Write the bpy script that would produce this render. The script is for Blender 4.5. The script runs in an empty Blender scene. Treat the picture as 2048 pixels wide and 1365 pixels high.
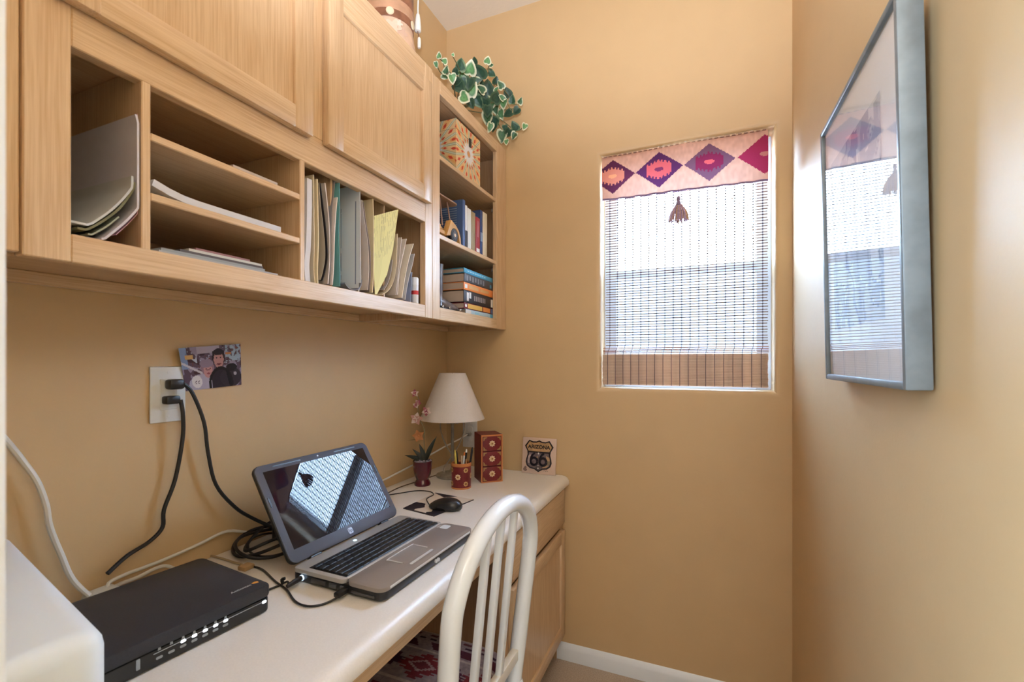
import bpy, bmesh, math, random
import numpy as np
from mathutils import Matrix, Vector
random.seed(7)
PI = math.pi
S = bpy.context.scene
C = S.collection

# ------------------------------------------------------------------ camera, world, light, exposure
F, YAW, CX, CY, CZ, V0, U0 = 910.1447, .3997, 1.0996, -1.8252, 1.2347, 722.56, 1024.0
cd = bpy.data.cameras.new('camera'); cam = bpy.data.objects.new('camera', cd); C.objects.link(cam)
cd.sensor_width = 36; cd.lens = F / 2048 * 36; cd.shift_y = (V0 - 682.5) / 2048
cd.clip_start = .01
cam.location = (CX, CY, CZ); cam.rotation_euler = (PI / 2, 0, YAW)
cd.dof.use_dof = True; cd.dof.focus_distance = 1.65; cd.dof.aperture_fstop = 8.0
S.camera = cam

w = bpy.data.worlds.new('world'); S.world = w; w.use_nodes = True
wn = w.node_tree; bgn = wn.nodes['Background']
tc = wn.nodes.new('ShaderNodeTexCoord'); sp = wn.nodes.new('ShaderNodeSeparateXYZ'); rp = wn.nodes.new('ShaderNodeValToRGB')
wn.links.new(tc.outputs['Generated'], sp.inputs[0]); wn.links.new(sp.outputs['Z'], rp.inputs[0]); wn.links.new(rp.outputs[0], bgn.inputs[0])
rp.color_ramp.elements[0].position = 0.0; rp.color_ramp.elements[0].color = (.64, .83, 1.08, 1)
rp.color_ramp.elements[1].position = .8; rp.color_ramp.elements[1].color = (.46, .70, 1.08, 1)
bgn.inputs[1].default_value = 42

def area(name, loc, rot, sx, sy, power, col):
    l = bpy.data.lights.new(name, 'AREA'); l.shape = 'RECTANGLE'; l.size = sx; l.size_y = sy; l.energy = power; l.color = col
    o = bpy.data.objects.new(name, l); o.location = loc; o.rotation_euler = rot; C.objects.link(o); return o
# daylight from the windows of the room the photographer stands in (behind the camera), then added fills
area('hall_daylight', (1.9, -4.35, 1.6), (PI / 2, 0, 0), 2.4, 1.8, 13, (.58, .80, 1.06))
area('hall_side_fill', (-.55, -3.6, 1.75), (PI / 2, 0, -math.radians(38)), 1.4, 1.6, 150, (.55, .80, 1.08))  # fill added to brighten the right wall, no known window here
area('hall_ceiling_fill', (1.2, -2.9, 2.72), (0, 0, 0), 1.0, 1.0, 15, (1.0, .94, .86))  # overhead fill added for the upper walls, no known fitting
# the photographer's flash, bounced off the white ceiling
fl = bpy.data.lights.new('bounce_flash', 'SPOT'); fl.energy = 98; fl.spot_size = 2.3; fl.spot_blend = .5; fl.shadow_soft_size = .04; fl.color = (.84, .93, 1.08)
fo = bpy.data.objects.new('bounce_flash', fl); fo.location = (1.10, -1.84, 1.55); fo.rotation_euler = (PI - .25, 0, 0); C.objects.link(fo)
S.view_settings.view_transform = 'Standard'; S.view_settings.look = 'None'
S.view_settings.exposure = 0.5; S.view_settings.gamma = 1
S.view_settings.use_curve_mapping = False

# ------------------------------------------------------------------ measuring helper: photograph pixel -> point on a known plane
_c, _s = math.cos(YAW), math.sin(YAW)
def at(u, v, x=None, y=None, z=None):
    a = (u - U0) / F; b = -(v - V0) / F
    d = Vector((a * _c - _s, a * _s + _c, b)); o = Vector((CX, CY, CZ))
    t = (x - CX) / d.x if x is not None else (y - CY) / d.y if y is not None else (z - CZ) / d.z
    return o + d * t

# ------------------------------------------------------------------ materials
def lin(c):
    return tuple((x / 255 / 12.92) if x / 255 <= .04045 else ((x / 255 + .055) / 1.055) ** 2.4 for x in c)
MATS = {}
def mat(name, col=(.8, .8, .8), rough=.5, spec=.5, metal=0, coat=0, noise=0, nscale=40, bump=0, bscale=200, emit=0, trans=0, sheen=0, coatr=.05):
    if name in MATS: return MATS[name]
    m = bpy.data.materials.new(name); m.use_nodes = True; n = m.node_tree.nodes; L = m.node_tree.links
    p = n['Principled BSDF']
    p.inputs['Base Color'].default_value = (*col, 1); p.inputs['Roughness'].default_value = rough
    p.inputs['Specular IOR Level'].default_value = spec; p.inputs['Metallic'].default_value = metal
    p.inputs['Coat Weight'].default_value = coat; p.inputs['Coat Roughness'].default_value = coatr
    if sheen: p.inputs['Sheen Weight'].default_value = sheen
    t = n.new('ShaderNodeTexCoord')
    if noise:
        q = n.new('ShaderNodeTexNoise'); q.inputs['Scale'].default_value = nscale; q.inputs['Detail'].default_value = 4
        L.new(t.outputs['Object'], q.inputs['Vector'])
        r = n.new('ShaderNodeValToRGB'); r.color_ramp.elements[0].position = .3; r.color_ramp.elements[1].position = .7
        r.color_ramp.elements[0].color = (*[x * (1 - noise) for x in col], 1); r.color_ramp.elements[1].color = (*[min(1, x * (1 + noise)) for x in col], 1)
        L.new(q.outputs['Fac'], r.inputs[0]); L.new(r.outputs[0], p.inputs['Base Color'])
    if bump:
        q = n.new('ShaderNodeTexNoise'); q.inputs['Scale'].default_value = bscale; q.inputs['Detail'].default_value = 3
        L.new(t.outputs['Object'], q.inputs['Vector'])
        b = n.new('ShaderNodeBump'); b.inputs['Strength'].default_value = bump; b.inputs['Distance'].default_value = .002
        L.new(q.outputs['Fac'], b.inputs['Height']); L.new(b.outputs[0], p.inputs['Normal'])
    if emit:
        p.inputs['Emission Color'].default_value = (*col, 1); p.inputs['Emission Strength'].default_value = emit
    if trans:
        o = n['Material Output']; tr = n.new('ShaderNodeBsdfTranslucent'); tr.inputs[0].default_value = (*col, 1)
        mx = n.new('ShaderNodeMixShader'); mx.inputs[0].default_value = trans
        L.new(p.outputs[0], mx.inputs[1]); L.new(tr.outputs[0], mx.inputs[2]); L.new(mx.outputs[0], o.inputs[0])
    MATS[name] = m; return m

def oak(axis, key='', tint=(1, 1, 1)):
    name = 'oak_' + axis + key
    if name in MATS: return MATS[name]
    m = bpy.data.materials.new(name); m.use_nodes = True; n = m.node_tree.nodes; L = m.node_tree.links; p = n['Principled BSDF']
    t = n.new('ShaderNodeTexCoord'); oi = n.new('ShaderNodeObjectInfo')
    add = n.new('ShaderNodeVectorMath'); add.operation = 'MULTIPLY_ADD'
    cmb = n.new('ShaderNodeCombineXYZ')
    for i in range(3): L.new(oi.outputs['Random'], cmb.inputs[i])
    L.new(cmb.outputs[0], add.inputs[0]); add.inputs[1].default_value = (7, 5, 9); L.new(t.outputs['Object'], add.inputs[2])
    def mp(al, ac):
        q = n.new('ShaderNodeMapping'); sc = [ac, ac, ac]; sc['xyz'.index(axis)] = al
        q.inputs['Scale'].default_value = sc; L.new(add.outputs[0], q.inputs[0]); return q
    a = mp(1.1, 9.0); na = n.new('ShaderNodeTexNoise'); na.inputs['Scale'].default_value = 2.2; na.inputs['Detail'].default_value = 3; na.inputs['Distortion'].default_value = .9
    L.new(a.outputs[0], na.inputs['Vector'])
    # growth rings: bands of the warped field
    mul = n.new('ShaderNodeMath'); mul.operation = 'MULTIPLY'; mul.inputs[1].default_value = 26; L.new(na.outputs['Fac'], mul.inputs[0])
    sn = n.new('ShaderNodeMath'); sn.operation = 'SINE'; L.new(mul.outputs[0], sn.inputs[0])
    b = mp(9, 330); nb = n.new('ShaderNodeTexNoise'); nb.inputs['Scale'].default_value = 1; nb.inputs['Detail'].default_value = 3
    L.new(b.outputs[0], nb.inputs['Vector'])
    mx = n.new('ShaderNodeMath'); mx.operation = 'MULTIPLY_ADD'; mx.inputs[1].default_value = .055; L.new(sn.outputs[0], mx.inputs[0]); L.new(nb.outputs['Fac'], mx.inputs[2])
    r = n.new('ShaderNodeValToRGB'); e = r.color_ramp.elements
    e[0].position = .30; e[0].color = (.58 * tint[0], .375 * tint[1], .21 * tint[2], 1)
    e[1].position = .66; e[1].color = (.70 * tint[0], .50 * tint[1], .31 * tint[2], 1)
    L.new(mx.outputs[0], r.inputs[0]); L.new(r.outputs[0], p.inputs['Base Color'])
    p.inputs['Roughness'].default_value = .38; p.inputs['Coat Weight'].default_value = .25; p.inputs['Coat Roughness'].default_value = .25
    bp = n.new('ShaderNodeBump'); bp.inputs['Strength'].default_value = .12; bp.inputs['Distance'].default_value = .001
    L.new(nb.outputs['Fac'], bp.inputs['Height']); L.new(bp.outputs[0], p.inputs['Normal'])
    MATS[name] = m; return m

def printmat(name, rough=.5, spec=.4, trans=0, coat=0):
    if name in MATS: return MATS[name]
    m = mat(name, (.8, .8, .8), rough, spec, coat=coat); n = m.node_tree.nodes; L = m.node_tree.links
    a = n.new('ShaderNodeVertexColor'); a.layer_name = 'print'
    L.new(a.outputs[0], n['Principled BSDF'].inputs['Base Color'])
    if trans:
        o = n['Material Output']; tr = n.new('ShaderNodeBsdfTranslucent'); L.new(a.outputs[0], tr.inputs[0])
        mx = n.new('ShaderNodeMixShader'); mx.inputs[0].default_value = trans
        L.new(n['Principled BSDF'].outputs[0], mx.inputs[1]); L.new(tr.outputs[0], mx.inputs[2]); L.new(mx.outputs[0], o.inputs[0])
    return m

def glassmat(name, refl_rough=0.0, tint=(1, 1, 1), ior=1.5):
    if name in MATS: return MATS[name]
    m = bpy.data.materials.new(name); m.use_nodes = True; n = m.node_tree.nodes; L = m.node_tree.links
    n.remove(n['Principled BSDF']); o = n['Material Output']
    t = n.new('ShaderNodeBsdfTransparent'); t.inputs[0].default_value = (*tint, 1)
    g = n.new('ShaderNodeBsdfGlossy'); g.inputs['Roughness'].default_value = refl_rough
    lw = n.new('ShaderNodeLayerWeight'); lw.inputs[0].default_value = .5
    pw = n.new('ShaderNodeMath'); pw.operation = 'POWER'; pw.inputs[1].default_value = 5; L.new(lw.outputs['Facing'], pw.inputs[0])
    f0 = ((ior - 1) / (ior + 1)) ** 2
    fr = n.new('ShaderNodeMath'); fr.operation = 'MULTIPLY_ADD'; fr.inputs[1].default_value = 1 - f0; fr.inputs[2].default_value = f0; L.new(pw.outputs[0], fr.inputs[0])
    mx = n.new('ShaderNodeMixShader'); L.new(fr.outputs[0], mx.inputs[0]); L.new(t.outputs[0], mx.inputs[1]); L.new(g.outputs[0], mx.inputs[2])
    L.new(mx.outputs[0], o.inputs[0]); MATS[name] = m; return m

WALL = (.62, .42, .213)
M_wall = mat('wall_paint_gold', WALL, .50, .9, noise=.02, nscale=8, bump=.10, bscale=140)
M_ceil = mat('ceiling_paint', (.80, .70, .575), .8, .2, bump=.35, bscale=60)
M_carpet = mat('carpet_beige', (.50, .40, .31), .95, .1, noise=.22, nscale=260, bump=.9, bscale=350)
M_whitetrim = mat('white_trim_paint', (.80, .83, .86), .35)
M_counter = mat('laminate_cream', (.80, .745, .68), .33, .5, noise=.03, nscale=300)
M_white = mat('white_plastic', (.78, .79, .79), .32)
M_chair = mat('chair_white_lacquer', (.80, .84, .88), .22, .5, coat=.5)
M_black = mat('black_plastic', (.012, .012, .014), .38)
M_cord = mat('black_cord', (.010, .010, .012), .45)
M_wcord = mat('white_cord', (.74, .72, .66), .45)
OZ, OY, OX = oak('z'), oak('y'), oak('x')
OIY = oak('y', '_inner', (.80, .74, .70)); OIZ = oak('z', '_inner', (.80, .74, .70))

# ------------------------------------------------------------------ mesh helpers
class G:
    def __init__(s): s.bm = bmesh.new()
    def add(s, tmp, M=None):
        me = bpy.data.meshes.new('tmp'); tmp.to_mesh(me); tmp.free()
        if M is not None: me.transform(M)
        s.bm.from_mesh(me); bpy.data.meshes.remove(me); return s
    def box(s, lo, hi, b=0, seg=2, M=None):
        t = bmesh.new(); bmesh.ops.create_cube(t, size=1)
        lo = Vector(lo); hi = Vector(hi); d = hi - lo
        for i in range(3):
            if d[i] < 0: lo[i], hi[i] = hi[i], lo[i]
        d = hi - lo; c = (hi + lo) / 2
        for v in t.verts: v.co = Vector((v.co.x * d.x, v.co.y * d.y, v.co.z * d.z)) + c
        if b: bmesh.ops.bevel(t, geom=t.edges[:], offset=min(b, min(d) * .49), segments=seg, affect='EDGES', profile=.5)
        return s.add(t, M)
    def tube(s, pts, r, n=8, smooth=4, M=None, flat=None):
        P = [Vector(p) for p in pts]
        R = list(r) if hasattr(r, '__len__') else [r] * len(P)
        if smooth and len(P) > 2:
            Q = []; RR = []
            for i in range(len(P) - 1):
                p0 = P[max(i - 1, 0)]; p1 = P[i]; p2 = P[i + 1]; p3 = P[min(i + 2, len(P) - 1)]
                for k in range(smooth):
                    t = k / smooth; t2 = t * t; t3 = t2 * t
                    Q.append(.5 * ((2 * p1) + (p2 - p0) * t + (2 * p0 - 5 * p1 + 4 * p2 - p3) * t2 + (3 * p1 - p0 - 3 * p2 + p3) * t3))
                    RR.append(R[i] * (1 - t) + R[i + 1] * t)
            Q.append(P[-1]); RR.append(R[-1]); P, R = Q, RR
        t = bmesh.new(); rings = []; up = None
        for i, p in enumerate(P):
            d = (P[min(i + 1, len(P) - 1)] - P[max(i - 1, 0)])
            d = d.normalized() if d.length > 1e-9 else Vector((0, 0, 1))
            if up is None:
                up = Vector((0, 0, 1)) if abs(d.z) < .9 else Vector((1, 0, 0))
            up = (up - d * up.dot(d)); up = up.normalized() if up.length > 1e-6 else d.orthogonal().normalized()
            side = d.cross(up)
            rings.append([t.verts.new(p + (up * math.sin(2 * PI * k / n) * (flat or 1) + side * math.cos(2 * PI * k / n)) * R[i]) for k in range(n)])
        for a, b in zip(rings, rings[1:]):
            for k in range(n): t.faces.new((a[k], a[(k + 1) % n], b[(k + 1) % n], b[k]))
        t.faces.new(rings[0][::-1]); t.faces.new(rings[-1])
        return s.add(t, M)
    def lathe(s, prof, n=24, c=(0, 0, 0), M=None, cap=True):
        t = bmesh.new(); rings = []
        for r, z in prof:
            rings.append([t.verts.new((c[0] + r * math.cos(2 * PI * k / n), c[1] + r * math.sin(2 * PI * k / n), c[2] + z)) for k in range(n)])
        for a, b in zip(rings, rings[1:]):
            for k in range(n): t.faces.new((a[k], a[(k + 1) % n], b[(k + 1) % n], b[k]))
        if cap: t.faces.new(rings[0][::-1]); t.faces.new(rings[-1])
        return s.add(t, M)
    def prism(s, poly, z0, z1, M=None, b=0):
        t = bmesh.new(); vs = [t.verts.new((p[0], p[1], z0)) for p in poly]
        f = t.faces.new(vs); r = bmesh.ops.extrude_face_region(t, geom=[f])
        for v in r['geom']:
            if isinstance(v, bmesh.types.BMVert): v.co.z = z1
        if b: bmesh.ops.bevel(t, geom=t.edges[:], offset=b, segments=2, affect='EDGES', profile=.5)
        bmesh.ops.recalc_face_normals(t, faces=t.faces[:]); return s.add(t, M)
    def ball(s, c, r, n=12, sc=(1, 1, 1), M=None):
        t = bmesh.new(); bmesh.ops.create_uvsphere(t, u_segments=n, v_segments=max(6, n // 2), radius=r)
        for v in t.verts: v.co = Vector((v.co.x * sc[0] + c[0], v.co.y * sc[1] + c[1], v.co.z * sc[2] + c[2]))
        return s.add(t, M)
    def ribbon(s, prof, x0, x1, th, M=None, nx=6, bow=0):
        """a sheet: profile of (y,z) points swept from x0 to x1, with thickness th across the profile"""
        t = bmesh.new(); P = [Vector((0, *p)) for p in prof]; N = []
        for i in range(len(P)):
            d = (P[min(i + 1, len(P) - 1)] - P[max(i - 1, 0)]).normalized(); N.append(Vector((0, -d.z, d.y)))
        def row(x, sg, k): return [t.verts.new(p + nn * (sg * th / 2) + Vector((x, math.sin(PI * k / nx) * bow, 0))) for p, nn in zip(P, N)]
        A = [row(x0 + (x1 - x0) * k / nx, 1, k) for k in range(nx + 1)]; B = [row(x0 + (x1 - x0) * k / nx, -1, k) for k in range(nx + 1)]
        m = len(P)
        for k in range(nx):
            for i in range(m - 1):
                t.faces.new((A[k][i], A[k][i + 1], A[k + 1][i + 1], A[k + 1][i])); t.faces.new((B[k][i], B[k + 1][i], B[k + 1][i + 1], B[k][i + 1]))
            t.faces.new((A[k][0], A[k + 1][0], B[k + 1][0], B[k][0])); t.faces.new((A[k][-1], B[k][-1], B[k + 1][-1], A[k + 1][-1]))
        for i in range(m - 1):
            t.faces.new((A[0][i], B[0][i], B[0][i + 1], A[0][i + 1])); t.faces.new((A[-1][i], A[-1][i + 1], B[-1][i + 1], B[-1][i]))
        bmesh.ops.recalc_face_normals(t, faces=t.faces[:]); return s.add(t, M)

WM = {}
def props(o, label=None, cat=None, group=None, kind=None):
    if label: o['label'] = label
    if cat: o['category'] = cat
    if group: o['group'] = group
    if kind: o['kind'] = kind
    return o
def thing(name, label, cat, loc=(0, 0, 0), rz=0, group=None):
    o = bpy.data.objects.new(name, None); o.empty_display_size = .02; C.objects.link(o)
    o.location = loc; o.rotation_euler = (0, 0, rz)
    WM[o.name] = Matrix.Translation(loc) @ Matrix.Rotation(rz, 4, 'Z')
    return props(o, label, cat, group)
def obj(name, g, m, parent=None, smooth=35, local=False):
    me = bpy.data.meshes.new(name)
    if isinstance(g, G): g.bm.to_mesh(me); g.bm.free()
    else: me = g; me.name = name
    if smooth:
        me.shade_smooth(); me.set_sharp_from_angle(angle=math.radians(smooth))
    me.materials.clear(); me.materials.append(m)
    o = bpy.data.objects.new(name, me); C.objects.link(o)
    if parent is not None:
        if not local: me.transform(WM[parent.name].inverted())
        o.parent = parent; WM[o.name] = WM[parent.name]
    else:
        co = [v.co for v in me.vertices]
        lo = Vector([min(c[i] for c in co) for i in range(3)]); hi = Vector([max(c[i] for c in co) for i in range(3)])
        b = Vector(((lo.x + hi.x) / 2, (lo.y + hi.y) / 2, lo.z)); me.transform(Matrix.Translation(-b)); o.location = b
        WM[o.name] = Matrix.Translation(b)
    return o
def struct(name, g, m, parent=None, smooth=35):
    o = obj(name, g, m, parent, smooth)
    if parent is None: o['kind'] = 'structure'
    return o
def clone(o, parent, loc):
    c = o.copy(); C.objects.link(c); c.parent = parent; c.location = loc
    if parent is not None: WM[c.name] = WM[parent.name]
    return c
def BX(lo, hi, b=0, seg=2, M=None): return G().box(lo, hi, b, seg, M)

def grid_mesh(nx, ny, pos, col):
    """flat print or woven pattern: a grid of cells, pos(U,V)->xyz arrays, col(U,V)->rgb arrays (sRGB 0-255), U,V in 0..1"""
    U, V = np.meshgrid(np.linspace(0, 1, nx + 1), np.linspace(0, 1, ny + 1)); P = np.stack(pos(U, V), -1).reshape(-1, 3)
    i = np.arange(nx)[None, :] + (nx + 1) * np.arange(ny)[:, None]
    Fc = np.stack([i, i + 1, i + nx + 2, i + nx + 1], -1).reshape(-1, 4)
    me = bpy.data.meshes.new('print'); me.from_pydata(P.tolist(), [], Fc.tolist())
    Uc, Vc = np.meshgrid((np.arange(nx) + .5) / nx, (np.arange(ny) + .5) / ny)
    c = np.asarray(col(Uc, Vc), float) / 255
    c = np.where(c <= .04045, c / 12.92, ((np.maximum(c, 0) + .055) / 1.055) ** 2.4).reshape(-1, 3)
    at_ = me.color_attributes.new('print', 'FLOAT_COLOR', 'CORNER')
    d = np.ones((len(c) * 4, 4), np.float32); d[:, :3] = np.repeat(c, 4, 0); at_.data.foreach_set('color', d.ravel())
    return me
def flatpos(o, ux, uy):
    o, ux, uy = Vector(o), Vector(ux), Vector(uy)
    return lambda U, V: [o[i] + ux[i] * U + uy[i] * V for i in range(3)]
def paint(shape, base): 
    a = np.zeros(shape + (3,)); a[:] = base; return a
def put(a, mask, c): a[mask] = c
def vnoise(U, V, sx, sy, seed=0):
    r = np.random.RandomState(seed); n = r.rand(int(sy) + 2, int(sx) + 2)
    x = U * sx; y = V * sy; xi = x.astype(int); yi = y.astype(int); fx = x - xi; fy = y - yi
    return (n[yi, xi] * (1 - fx) + n[yi, xi + 1] * fx) * (1 - fy) + (n[yi + 1, xi] * (1 - fx) + n[yi + 1, xi + 1] * fx) * fy
def inpoly(X, Y, poly):
    r = np.zeros(X.shape, bool); n = len(poly)
    for i in range(n):
        x0, y0 = poly[i]; x1, y1 = poly[(i + 1) % n]
        c = ((y0 > Y) != (y1 > Y)) & (X < (x1 - x0) * (Y - y0) / ((y1 - y0) or 1e-9) + x0); r ^= c
    return r
def text_mesh(txt, size, depth, M, bold=0):
    cu = bpy.data.curves.new('text', 'FONT'); cu.body = txt; cu.size = size; cu.extrude = depth; cu.align_x = 'CENTER'; cu.align_y = 'CENTER'; cu.offset = bold
    o = bpy.data.objects.new('text', cu); C.objects.link(o); bpy.context.view_layer.update()
    me = bpy.data.meshes.new_from_object(o.evaluated_get(bpy.context.evaluated_depsgraph_get())); C.objects.unlink(o); bpy.data.objects.remove(o)
    me.transform(M); return me
def frameM(o, ex, ey):
    """matrix taking local x,y,z to a plane at o with axes ex, ey and their normal"""
    ex = Vector(ex).normalized(); ey = Vector(ey).normalized(); ez = ex.cross(ey)
    M = Matrix((ex, ey, ez)).transposed().to_4x4(); M.translation = Vector(o); return M

# ------------------------------------------------------------------ the setting
W, H = 1.3797, 2.7655
CT = .76                                    # counter top height
WX0, WX1, WZ0, WZ1 = .716, 1.326, 1.128, 2.062   # window recess
YF = -1.727                                 # room face of the front wall

struct('floor', BX((-.9, -4.6, -.05), (3.2, .15, 0)), M_carpet)
struct('ceiling', BX((-.9, -4.6, H), (3.2, .15, H + .06)), M_ceil)
struct('wall_left', BX((-.12, YF - .12, 0), (0, .15, H)), M_wall)
struct('wall_right', BX((W, -1.84, 0), (W + .12, .15, H)), M_wall)
# back wall with a bullnosed window recess
t = bmesh.new()
X0, X1 = -.12, W + .12; TH = .15
outer = [(X0, 0), (X1, 0), (X1, H), (X0, H)]; inner = [(WX0, WZ0), (WX1, WZ0), (WX1, WZ1), (WX0, WZ1)]
of = [t.verts.new((p[0], 0, p[1])) for p in outer]; inf_ = [t.verts.new((p[0], 0, p[1])) for p in inner]
ob = [t.verts.new((p[0], TH, p[1])) for p in outer]; inb = [t.verts.new((p[0], TH, p[1])) for p in inner]
ed = []
for k in range(4):
    j = (k + 1) % 4
    t.faces.new((of[k], of[j], inf_[j], inf_[k])); t.faces.new((inf_[k], inf_[j], inb[j], inb[k]))
    t.faces.new((ob[j], ob[k], inb[k], inb[j])); t.faces.new((of[j], of[k], ob[k], ob[j]))
for k in range(4): ed.append(t.edges.get((inf_[k], inf_[(k + 1) % 4])))
bmesh.ops.bevel(t, geom=ed, offset=.020, segments=5, affect='EDGES', profile=.5)
bmesh.ops.recalc_face_normals(t, faces=t.faces[:])
struct('wall_back', G().add(t), M_wall, smooth=40)
# front wall: the photographer stands in its doorway
struct('wall_front', BX((-.9, YF - .113, 0), (.800, YF, H)), M_wall)
struct('wall_entry', BX((W + .12, -1.84, 0), (3.2, -1.727, H)), M_wall)
struct('wall_far', BX((-.9, -4.6, 0), (3.2, -4.5, H)), M_wall)
struct('wall_hall_left', BX((-1.0, -4.6, 0), (-.9, -1.727, H)), M_wall)
struct('wall_hall_right', BX((3.2, -4.6, 0), (3.3, -1.727, H)), M_wall)
struct('trim_1', BX((.801, YF - .113, 0), (.8165, YF + .001, H - .002), .004), M_whitetrim)
# baseboards
def baseboard(name, lo, hi, axis):
    g = G(); prof = [(0, 0), (.013, 0), (.013, .045), (.010, .053), (.007, .058), (.003, .066), (0, .068)]
    if axis == 'x': g.prism(prof, lo, hi, M=Matrix(((0, 0, 1, 0), (-1, 0, 0, 0), (0, 1, 0, 0), (0, 0, 0, 1))))
    else: g.prism(prof, lo, hi, M=Matrix(((-1, 0, 0, W), (0, 0, 1, 0), (0, 1, 0, 0), (0, 0, 0, 1))))
    struct(name, g, M_whitetrim)
baseboard('baseboard_back', .50, W, 'x')
# outdoors
struct('ground', BX((-14, .16, -.4), (16, 30, -.3)), mat('desert_gravel', (.42, .36, .29), .9, noise=.3, nscale=3))

struct('exterior_wall', BX((-6, 3.0, -.3), (7, 3.2, 2.10)), mat('neighbour_block_wall', (.20, .20, .21), .9, noise=.35, nscale=2.2, bump=.4, bscale=9))

# window: vinyl frame, two sashes, glass, insect screen on the lower half
win = thing('window_1', None, None, ((WX0 + WX1) / 2, .11, WZ0)); win['kind'] = 'structure'
M_vinyl = mat('white_vinyl', (.80, .83, .86), .4, trans=.22)
y0, y1 = .085, .135
for lo, hi in [((WX0, y0, WZ0), (WX0 + .048, y1, WZ1)), ((WX1 - .048, y0, WZ0), (WX1, y1, WZ1)),
               ((WX0 + .048, y0, WZ0), (WX1 - .048, y1, WZ0 + .045)), ((WX0 + .048, y0, WZ1 - .045), (WX1 - .048, y1, WZ1))]:
    obj('window_frame', BX(lo, hi, .004), M_vinyl, win)
obj('meeting_rail', BX((WX0 + .048, y0 - .01, 1.574), (WX1 - .048, y1, 1.606), .004), M_vinyl, win)
MG = glassmat('window_glass', 0, (.97, .99, 1))
obj('pane', BX((WX0 + .046, .112, 1.60), (WX1 - .046, .115, WZ1 - .04)), MG, win)
obj('pane', BX((WX0 + .046, .102, WZ0 + .04), (WX1 - .046, .105, 1.58)), MG, win)
ms = bpy.data.materials.new('insect_screen'); ms.use_nodes = True; n_ = ms.node_tree.nodes
tr_ = n_.new('ShaderNodeBsdfTransparent'); mx_ = n_.new('ShaderNodeMixShader'); mx_.inputs[0].default_value = .45
n_['Principled BSDF'].inputs['Base Color'].default_value = (.10, .11, .12, 1)
ms.node_tree.links.new(tr_.outputs[0], mx_.inputs[1]); ms.node_tree.links.new(n_['Principled BSDF'].outputs[0], mx_.inputs[2])
ms.node_tree.links.new(mx_.outputs[0], n_['Material Output'].inputs[0])
obj('insect_screen', BX((WX0 + .046, .131, WZ0 + .04), (WX1 - .046, .132, 1.59)), ms, win)

# ------------------------------------------------------------------ upper wall cabinet
DC = .3007; ZB, ZT = 1.37, 2.165
def board(name, lo, hi, m, p, b=.0015): return obj(name, BX(lo, hi, b, 1), m, p)
cab = thing('wall_cabinet', 'long oak wall cabinet with two doors above open paper cubbies', 'cabinet', (.15, -1.08, ZB))
YL, YR = -1.549, -.586
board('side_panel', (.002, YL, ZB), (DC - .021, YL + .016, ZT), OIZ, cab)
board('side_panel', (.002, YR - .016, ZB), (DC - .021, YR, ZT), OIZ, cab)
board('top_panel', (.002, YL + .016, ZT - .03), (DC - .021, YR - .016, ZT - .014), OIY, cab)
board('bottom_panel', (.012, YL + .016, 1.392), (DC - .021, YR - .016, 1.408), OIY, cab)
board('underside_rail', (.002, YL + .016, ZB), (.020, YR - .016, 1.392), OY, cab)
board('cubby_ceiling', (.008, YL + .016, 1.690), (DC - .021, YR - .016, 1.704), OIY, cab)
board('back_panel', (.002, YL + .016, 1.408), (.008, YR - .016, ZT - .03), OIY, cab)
board('stile', (DC - .02, -1.534, ZB), (DC, -1.4855, ZT), OZ, cab)
board('filler_strip', (DC - .03, YL - .02, ZB + .004), (DC - .006, -1.5345, ZT), OZ, cab)
board('stile', (DC - .02, -1.085, 1.7345), (DC, -1.02, 2.105), OZ, cab)
board('stile', (DC - .02, -.6270, ZB), (DC, -.5865, ZT), OZ, cab)
board('rail', (DC - .02, -1.4855, ZB), (DC, -.6270, 1.4095), OY, cab)
board('rail', (DC - .02, -1.4855, 1.667), (DC, -.6270, 1.7345), OY, cab)
board('rail', (DC - .02, -1.4855, 2.105), (DC, -.6270, ZT), OY, cab)
board('divider', (.008, -1.401, 1.408), (DC - .0005, -1.388, 1.690), OZ, cab)
board('divider', (.008, -1.102, 1.408), (DC - .0005, -1.089, 1.690), OZ, cab)
for y in (-.990, -.897, -.796): board('file_divider', (.008, y - .003, 1.408), (DC - .022, y + .003, 1.690), OZ, cab)
for z in (1.581, 1.487): board('shelf', (.008, -1.388, z), (DC - .001, -1.102, z + .0125), OY, cab)
def door(p, ya, yb, za, zb, x0, name='door', st=.048, vis=True):
    b = .004
    d = obj(name, G().box((x0, ya, za), (x0 + .02, ya + st, zb), b), OZ, p); obj('stile', G().box((x0, yb - st, za), (x0 + .02, yb, zb), b), OZ, d)
    obj('rail', G().box((x0, ya + st - .003, za), (x0 + .0195, yb - st + .003, za + st), b), OY, d)
    obj('rail', G().box((x0, ya + st - .003, zb - st), (x0 + .0195, yb - st + .003, zb), b), OY, d)
    obj('panel', BX((x0 + .004, ya + st - .004, za + st - .004), (x0 + .011, yb - st + .004, zb - st + .004)), OZ, d)
    return d
door(cab, -1.508, -1.084, 1.720, 2.100, DC + .0005)
door(cab, -1.042, -.617, 1.724, 2.100, DC + .0005)

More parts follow.
